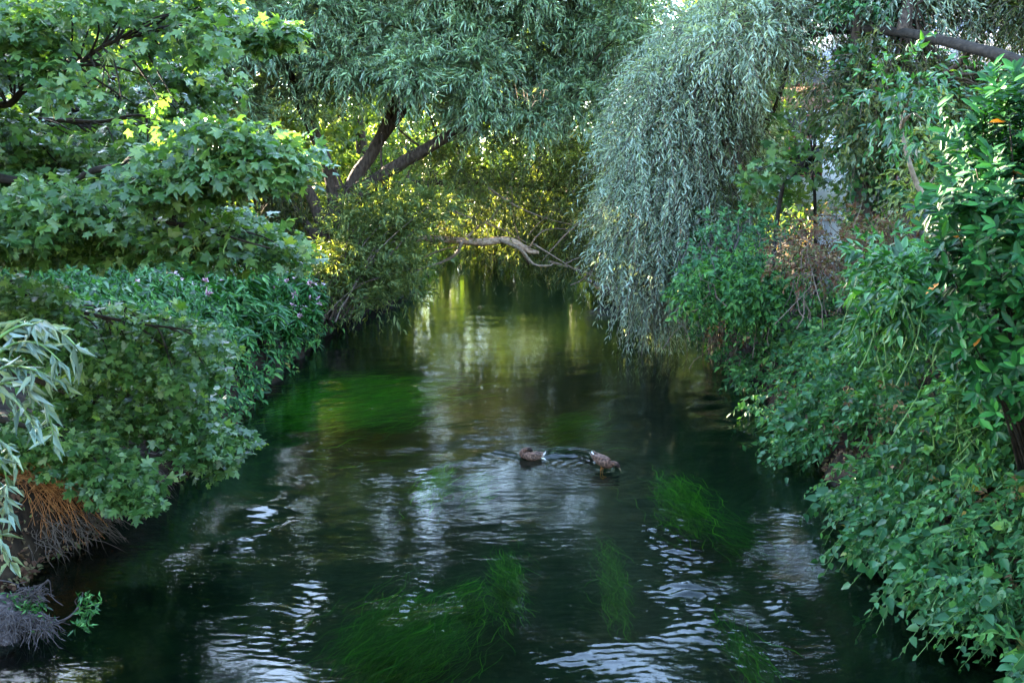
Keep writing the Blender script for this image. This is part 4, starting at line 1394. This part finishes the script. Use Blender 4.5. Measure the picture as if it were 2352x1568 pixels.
for i, (x, y, h, sp_, m, lab) in enumerate([
        (-13, 46, 15, 4.6, 'far', 'tall woodland tree behind the left willow, nearest of the row'),
        (-18, 39, 15, 4.6, 'far', 'rounded woodland tree behind the sycamore'),
        (-21, 30, 11, 4.2, 'fargold', 'yellow-green woodland tree glowing behind the sycamore leaves'),
        (-23, 54, 15, 5.0, 'far', 'tallest woodland tree far beyond the sycamore'),
        (-11.5, 29.5, 10.5, 3.2, 'far', 'dark tree close behind the outer sycamore leaves'),
        (-4.2, 63, 5, 2.4, 'far', 'dark bush at the inner side of the river bend'),
        (-1, 65, 5, 2.4, 'far', 'dark bush in the middle of the river bend'),
        (1.6, 60.5, 5, 1.4, 'fargold', 'narrow golden bush glowing at the river bend'),
        (-6.2, 42, 12.5, 3.6, 'far', 'dark tree standing close behind the forked willow trunk'),
        (-14.5, 33.5, 12, 3.4, 'far', 'dark slender tree added to block sun between the sycamore and the leaning willow'),  # added to keep low sun off the clump beside the laurel
        (-17, 30, 9.5, 4.2, 'far', 'tall sun-blocking tree added behind the upper sycamore tiers'),  # added as a sun blocker for the opposite bank
        (-20, 24, 10, 4.4, 'far', 'unseen sun-blocking tree added beside the sycamore trunk'),  # out of view, put in to stop sun crossing the river
        (-25, 37, 12.5, 5.0, 'far', 'unseen big tree added behind the sycamore to block the sun'),  # out of view, added to shade the near right bank
        (-5.8, 55, 12, 3.4, 'far', 'dense dark tree on the bank just before the river bend'),
        (-0.5, 72, 13, 4.2, 'far', 'dark tree right behind the end of the visible water'),
        (-12.5, 27, 5.5, 3.0, 'fargold', 'low yellow tree backlit behind the sycamore'),
        (-14, 20, 5.0, 2.6, 'fargold', 'smallest yellow backlit tree behind the sycamore trunk'),
        (-10, 58, 15, 4.6, 'far', 'woodland tree on the far bank beyond the leaning forked willow'),
        (-3.2, 66, 14, 4.6, 'far', 'dark tree standing in the bend at the end of the river'),
        (10, 60, 15, 4.6, 'far', 'woodland tree on the far bank beyond the silvery willow curtain'),
        (3.4, 66, 13, 4.0, 'far', 'leafy tree closing the end of the river'),
        (-3, 84, 15, 4.8, 'fargold', 'sunny lime tree set back behind the river end'),
        (7, 80, 17, 5.0, 'far', 'tall tree behind the river end'),
        (15.5, 53, 12, 4.0, 'far', 'woodland tree beside the white house'),
        (3.6, 62, 5.0, 2.8, 'far', 'low dark bush at the far bend of the river'),
        (7, 50, 5.0, 2.8, 'fargold', 'golden bush on the far bank behind the foot of the silvery curtain'),
        (-8, 47, 5.5, 3.0, 'fargold', 'yellow bush on the far bank under the forked willow'),
        (27, 52, 16, 5.0, 'far', 'woodland tree behind the slate-roofed house'),
        (-9.5, 37, 6, 3.2, 'fargold', 'yellow-lit bush directly behind the forked willow trunk'),
        (8.4, 40, 10, 3.2, 'far', 'small dark tree hidden behind the silver willow curtain'),
        (1.5, 97, 19, 6.0, 'far', 'far tree beyond the river end'),
        (18, 95, 20, 6.0, 'far', 'far tree beyond the silvery curtain'),
        (-14, 98, 20, 6.0, 'far', 'far tree beyond the bend behind the forked willow'),
        (5.4, 46, 6, 2.6, 'far', 'dark bush on the bank where the river narrows under the silvery curtain')]):
    wood_tree(i, x, y, h, sp_, M[m], lab)


# unseen leaf masses added behind and beside the viewpoint to cut low sky light
def rear_sky_block():
    C = []
    r = np.random.default_rng(21)
    for x, y, h, w in [(-20, -16, 15, 5), (-12, -20, 16, 5), (-4, -22, 16, 5), (4, -21, 15, 5), (12, -19, 16, 5), (20, -15, 15, 5), (17, -5, 13, 4), (-17, -4, 13, 4), (-27, -8, 15, 5), (27, -6, 15, 5),
                       (18, 5, 12, 3.5), (24, 12, 13, 4), (-22, 8, 12, 4), (0, -30, 17, 6), (-30, 6, 14, 5), (32, 4, 15, 5)]:
        n = 70
        z = r.uniform(.05, 1, n)
        a = r.uniform(0, 6.28, n)
        q = w * np.sin(math.pi * (z * .88 + .1)) ** .6 * r.uniform(.3, 1, n)
        C.append(np.stack([x + np.cos(a) * q, y + np.sin(a) * q, 2 + h * z], -1))
    C = np.concatenate(C)
    pos, ld, nor, L, Wd, rv, st = sprigs(C, r=1.3, per=16, slen=1.0, droop=.4, nleaf=7, llen=.5, lw=.5, lean=(0, 0, 0))
    o = leaves('woodland', pos, ld, nor, L, Wd, 'lance', M['far'], None, rv)  # made-up foliage, out of view, that holds back frontal sky light
    tagit(o, 'unseen woodland added behind the viewpoint to cut low sky light', None, None, 'stuff')


rear_sky_block()


# ------------------------------------------------------------------ water weed
def weed(label, u, v, ru, rv_, n, ln, depth=(.10, .55), ang=None, hue=0.0):
    n = int(n * 3.0)
    c = W(u, v, -.1)
    e1 = W(u + ru, v, -.1)[0] - c[0]
    e2 = abs(W(u, v - rv_, -.1)[1] - c[1])
    t = None
    q = rng.standard_normal((n, 2)) * np.where(rng.random((n, 1)) < .25, .75, .42)
    a = np.stack([c[0] + q[:, 0] * e1, c[1] + q[:, 1] * e2, -rng.uniform(depth[0], depth[1], n)], -1)
    th = (ang if ang is not None else R(60)) + rng.normal(0, .22, n)
    k = 7
    tt = np.linspace(-.5, .5, k)
    L = ln * rng.uniform(.5, 1.2, n)
    wv = rng.uniform(0, 6.28, n)
    al = L[:, None] * tt
    lat = .05 * np.sin(al * 9 + wv[:, None])
    S = np.stack([a[:, 0:1] + al * np.cos(th)[:, None] - lat * np.sin(th)[:, None], a[:, 1:2] + al * np.sin(th)[:, None] + lat * np.cos(th)[:, None],
                  a[:, 2:3] + .03 * np.sin(al * 6 + wv[:, None] * 2)], -1)
    S[..., 2] = np.minimum(S[..., 2], -.05)
    wd = rng.uniform(.002, .0055, n)[:, None] * np.array([.4, .8, 1, 1, 1, .8, .3])[None]
    side = np.stack([-np.sin(th), np.cos(th), rng.normal(0, .3, n)], -1)
    V = np.stack([S + side[:, None] * wd[..., None], S - side[:, None] * wd[..., None]], 2).reshape(-1, 3)
    b = (np.arange(n) * k * 2)[:, None] + (np.arange(k - 1) * 2)[None]
    Q = np.stack([b, b + 1, b + 3, b + 2], -1).reshape(-1, 4)
    o = mesh_obj('water_weed', V, [Q], M['weed'], None, rnd=np.repeat(np.clip(rng.random(n) * .8 + hue, 0, 1), k * 2))
    tagit(o, label, 'water weed', 'clumps of water weed')
    return o


weed('largest dark green weed bed streaming under white sky glints', 925, 1425, 105, 62, 1100, .8, ang=R(62))
weed('short bright tail of weed touching the tip of the largest bed', 1075, 1345, 34, 22, 110, .5, ang=R(50), hue=.1)
weed('long yellow-green weed bed in the water below the balsam', 820, 915, 150, 45, 1500, 1.5, depth=(.05, .18), ang=R(35), hue=.30)
weed('dark weed bed between the yellow-green one and the balsam bank', 690, 935, 60, 40, 350, 1.2, ang=R(45))
weed('small weed tuft alone in the middle behind the ducks', 1325, 965, 50, 22, 260, 1.0, ang=R(40))
weed('bright comma-shaped weed tuft nearest the breast of the swimming duck', 1000, 1110, 28, 32, 240, .7, depth=(.06, .25), ang=R(70), hue=.28)
weed('little weed tuft between the comma-shaped one and the ducks', 1100, 1095, 25, 16, 120, .5, ang=R(45), hue=.1)
weed('curving weed streamer in the middle of the river below the swimming duck', 1165, 1300, 28, 45, 220, .6, ang=R(110), hue=.1)
weed('thick weed bed beside the bank below the overhanging bindweed', 1700, 1165, 42, 42, 90, .6, depth=(.35, .75), ang=R(115), hue=-.15)
weed('pale weed bed in front of the bill of the standing duck', 1570, 1125, 50, 40, 380, .8, ang=R(100), hue=.2)
weed('thin trailing weed beside the dangling bramble shoot', 1720, 1430, 36, 70, 45, .9, depth=(.35, .7), ang=R(100))
weed('faint weed streak under the sky reflection', 1410, 1300, 25, 60, 120, .8, ang=R(95))


# ------------------------------------------------------------------ ducks
def feather_mat(name):
    m, nt, b, out = mat(name)
    L = nt.links
    tc = nt.nodes.new("ShaderNodeTexCoord")
    v = nt.nodes.new("ShaderNodeTexVoronoi"); v.inputs["Scale"].default_value = 38
    L.new(tc.outputs["Object"], v.inputs["Vector"])
    r = ramp(nt, [(.12, (.25, .25, .25)), (.45, (.9, .9, .9)), (.7, (2.2, 2.0, 1.9))])
    L.new(v.outputs["Distance"], r.inputs[0])
    at = nt.nodes.new("ShaderNodeAttribute"); at.attribute_name = "rnd"
    r2 = ramp(nt, [(0, (.16, .12, .10)), (.15, (.075, .05, .042)), (.5, (.05, .028, .021)), (.66, (.055, .030, .023)), (.74, (.060, .036, .028)), (.8, (.014, .009, .008)), (1, (.010, .007, .006))])
    L.new(at.outputs["Fac"], r2.inputs[0])
    mu = nt.nodes.new("ShaderNodeMixRGB"); mu.blend_type = 'MULTIPLY'; mu.inputs[0].default_value = 1
    L.new(r.outputs[0], mu.inputs[1]); L.new(r2.outputs[0], mu.inputs[2])
    L.new(mu.outputs[0], b.inputs["Base Color"])
    b.inputs["Roughness"].default_value = .85
    b.inputs["Specular IOR Level"].default_value = .1
    return m


M['feather'] = feather_mat('brown duck feather')
M['whitef'] = rough_mat('white feather', (.62, .60, .60), (.78, .76, .76), 20, .7, 0)
M['bill'] = rough_mat('bill', (.07, .055, .03), (.13, .10, .05), 20, .4, 0)
M['leg'] = rough_mat('orange leg', (.45, .14, .03), (.55, .18, .04), 20, .5, 0)
M['eye'] = rough_mat('eye', (.004, .004, .004), (.008, .008, .008), 20, .1, 0)


def loft(sections, seg=18, res=5):
    """sections (x, z, half width y, half height) along a spine in the x-z plane"""
    s = np.array(sections, float)
    pts = np.stack([s[:, 0], 0 * s[:, 0], s[:, 1]], -1)
    p, ry = smooth_path(pts, s[:, 2], res)
    _, rz = smooth_path(pts, s[:, 3], res)
    T = nrm(np.gradient(p, axis=0))
    U = np.stack([-T[:, 2], 0 * T[:, 0], T[:, 0]], -1)
    th = np.arange(seg) * 2 * math.pi / seg
    V = p[:, None] + np.cos(th)[None, :, None] * np.array([0, 1, 0]) * ry[:, None, None] + np.sin(th)[None, :, None] * U[:, None] * rz[:, None, None]
    n = len(p)
    i = np.arange(n - 1)[:, None] * seg; j = np.arange(seg)[None]; k = (j + 1) % seg
    Q = np.stack([i + j, i + k, i + seg + k, i + seg + j], -1).reshape(-1, 4)
    return V.reshape(-1, 3), [Q, np.arange(seg)[::-1][None], (np.arange(seg) + (n - 1) * seg)[None]]


def place(V, o, yaw, s=1.0):
    c, n = math.cos(yaw), math.sin(yaw)
    V = np.asarray(V) * s
    return np.stack([V[:, 0] * c - V[:, 1] * n, V[:, 0] * n + V[:, 1] * c, V[:, 2]], -1) + o


def duck(label, base, yaw, s, body, bill, eye, wings, tails, legs):
    t = thing('duck', label, 'duck', base)

    def part(name, sec, m, dy=0, tilt=0, seg=14):
        V, F = loft(sec, seg)
        V = V + np.array([0, dy, 0])
        n = len(V) // seg
        return mesh_obj(name, place(V, base, yaw, s), F, m, t, smooth=True, rnd=np.repeat(np.linspace(0, 1, n), seg))
    part('body', body, M['feather'], seg=20)
    part('bill', bill, M['bill'])
    for sy in (1, -1):
        b = MB()
        b.tube(place([[eye[0] - .006, sy * (eye[2] - .002), eye[1]], [eye[0], sy * eye[2], eye[1]], [eye[0] + .006, sy * (eye[2] - .002), eye[1]]], base, yaw, s), [.003 * s, .006 * s, .003 * s], 8, 4)
        b.build('eye', M['eye'], t)
    for sy in (1, -1):
        V, F = loft(wings, 12)
        V = V + np.array([0, sy * wings_off, 0])
        mesh_obj('wing', place(V, base, yaw, s), F, M['feather'], t, smooth=True, rnd=np.repeat(np.linspace(.55, .02, len(V) // 12), 12))
    for q in tails:
        b = MB()
        b.tube(place(q, base, yaw, s), [.012 * s, .016 * s, .004 * s], 6, 4)
        b.build('tail_feather', M['whitef'], t)
    if legs:
        for sy in (1, -1):
            b = MB()
            b.tube(place([[legs[0], sy * .045, legs[1]], [legs[0] + .01, sy * .045, legs[1] - .06], [legs[0] + .0, sy * .045, -.12], [legs[0] + .07, sy * .05, -.15]], base, yaw, s), [.012 * s, .009 * s, .008 * s, .014 * s], 7, 4)
            b.build('leg', M['leg'], t)


wings_off = .072
# swimming, head turned back to preen; faces left
duck('brown duck swimming and preening with its white tail feathers raised', DUCK_SWIM + np.array([0, 0, -.005]), R(172), .84,
     [(-.25, .09, .012, .008), (-.2, .075, .05, .03), (-.1, .06, .095, .075), (.03, .06, .115, .10), (.13, .075, .10, .10), (.185, .115, .07, .075), (.175, .165, .05, .05), (.13, .20, .045, .042),
      (.07, .205, .048, .045), (.02, .19, .04, .038), (-.01, .175, .02, .02)],
     [(-.005, .178, .018, .012), (-.035, .16, .016, .008), (-.06, .142, .012, .005)], (.045, .215, .044),
     [(.09, .10, .01, .02), (.03, .11, .03, .055), (-.08, .105, .03, .05), (-.18, .115, .015, .025), (-.24, .13, .004, .006)],
     [[[-.2, .02, .08], [-.25, .03, .13], [-.28, .035, .19]], [[-.2, -.02, .08], [-.245, -.02, .12], [-.265, -.02, .165]], [[-.19, .03, .05], [-.25, .06, .035], [-.29, .08, .02]]], None)
# standing on the weed, bending to drink; faces right, a little towards the camera
duck('brown duck standing in the shallows with its dark head bent down to drink', DUCK_STAND + np.array([0, 0, .0]), R(-28), .9,
     [(-.22, .235, .012, .008), (-.18, .225, .045, .03), (-.1, .195, .09, .08), (0, .165, .115, .108), (.09, .135, .105, .105), (.15, .12, .075, .078), (.19, .135, .048, .05), (.235, .145, .042, .043),
      (.285, .125, .043, .044), (.315, .095, .033, .034), (.328, .078, .018, .02)],
     [(.32, .085, .02, .014), (.345, .052, .018, .009), (.362, .022, .014, .005)], (.298, .128, .041),
     [(.08, .18, .01, .02), (.02, .20, .03, .05), (-.08, .225, .028, .045), (-.17, .27, .014, .022), (-.22, .315, .004, .006)],
     [[[-.17, .02, .23], [-.2, .03, .26], [-.225, .035, .30]], [[-.17, -.02, .23], [-.205, -.02, .255], [-.24, -.02, .285]]], (-.01, .1))
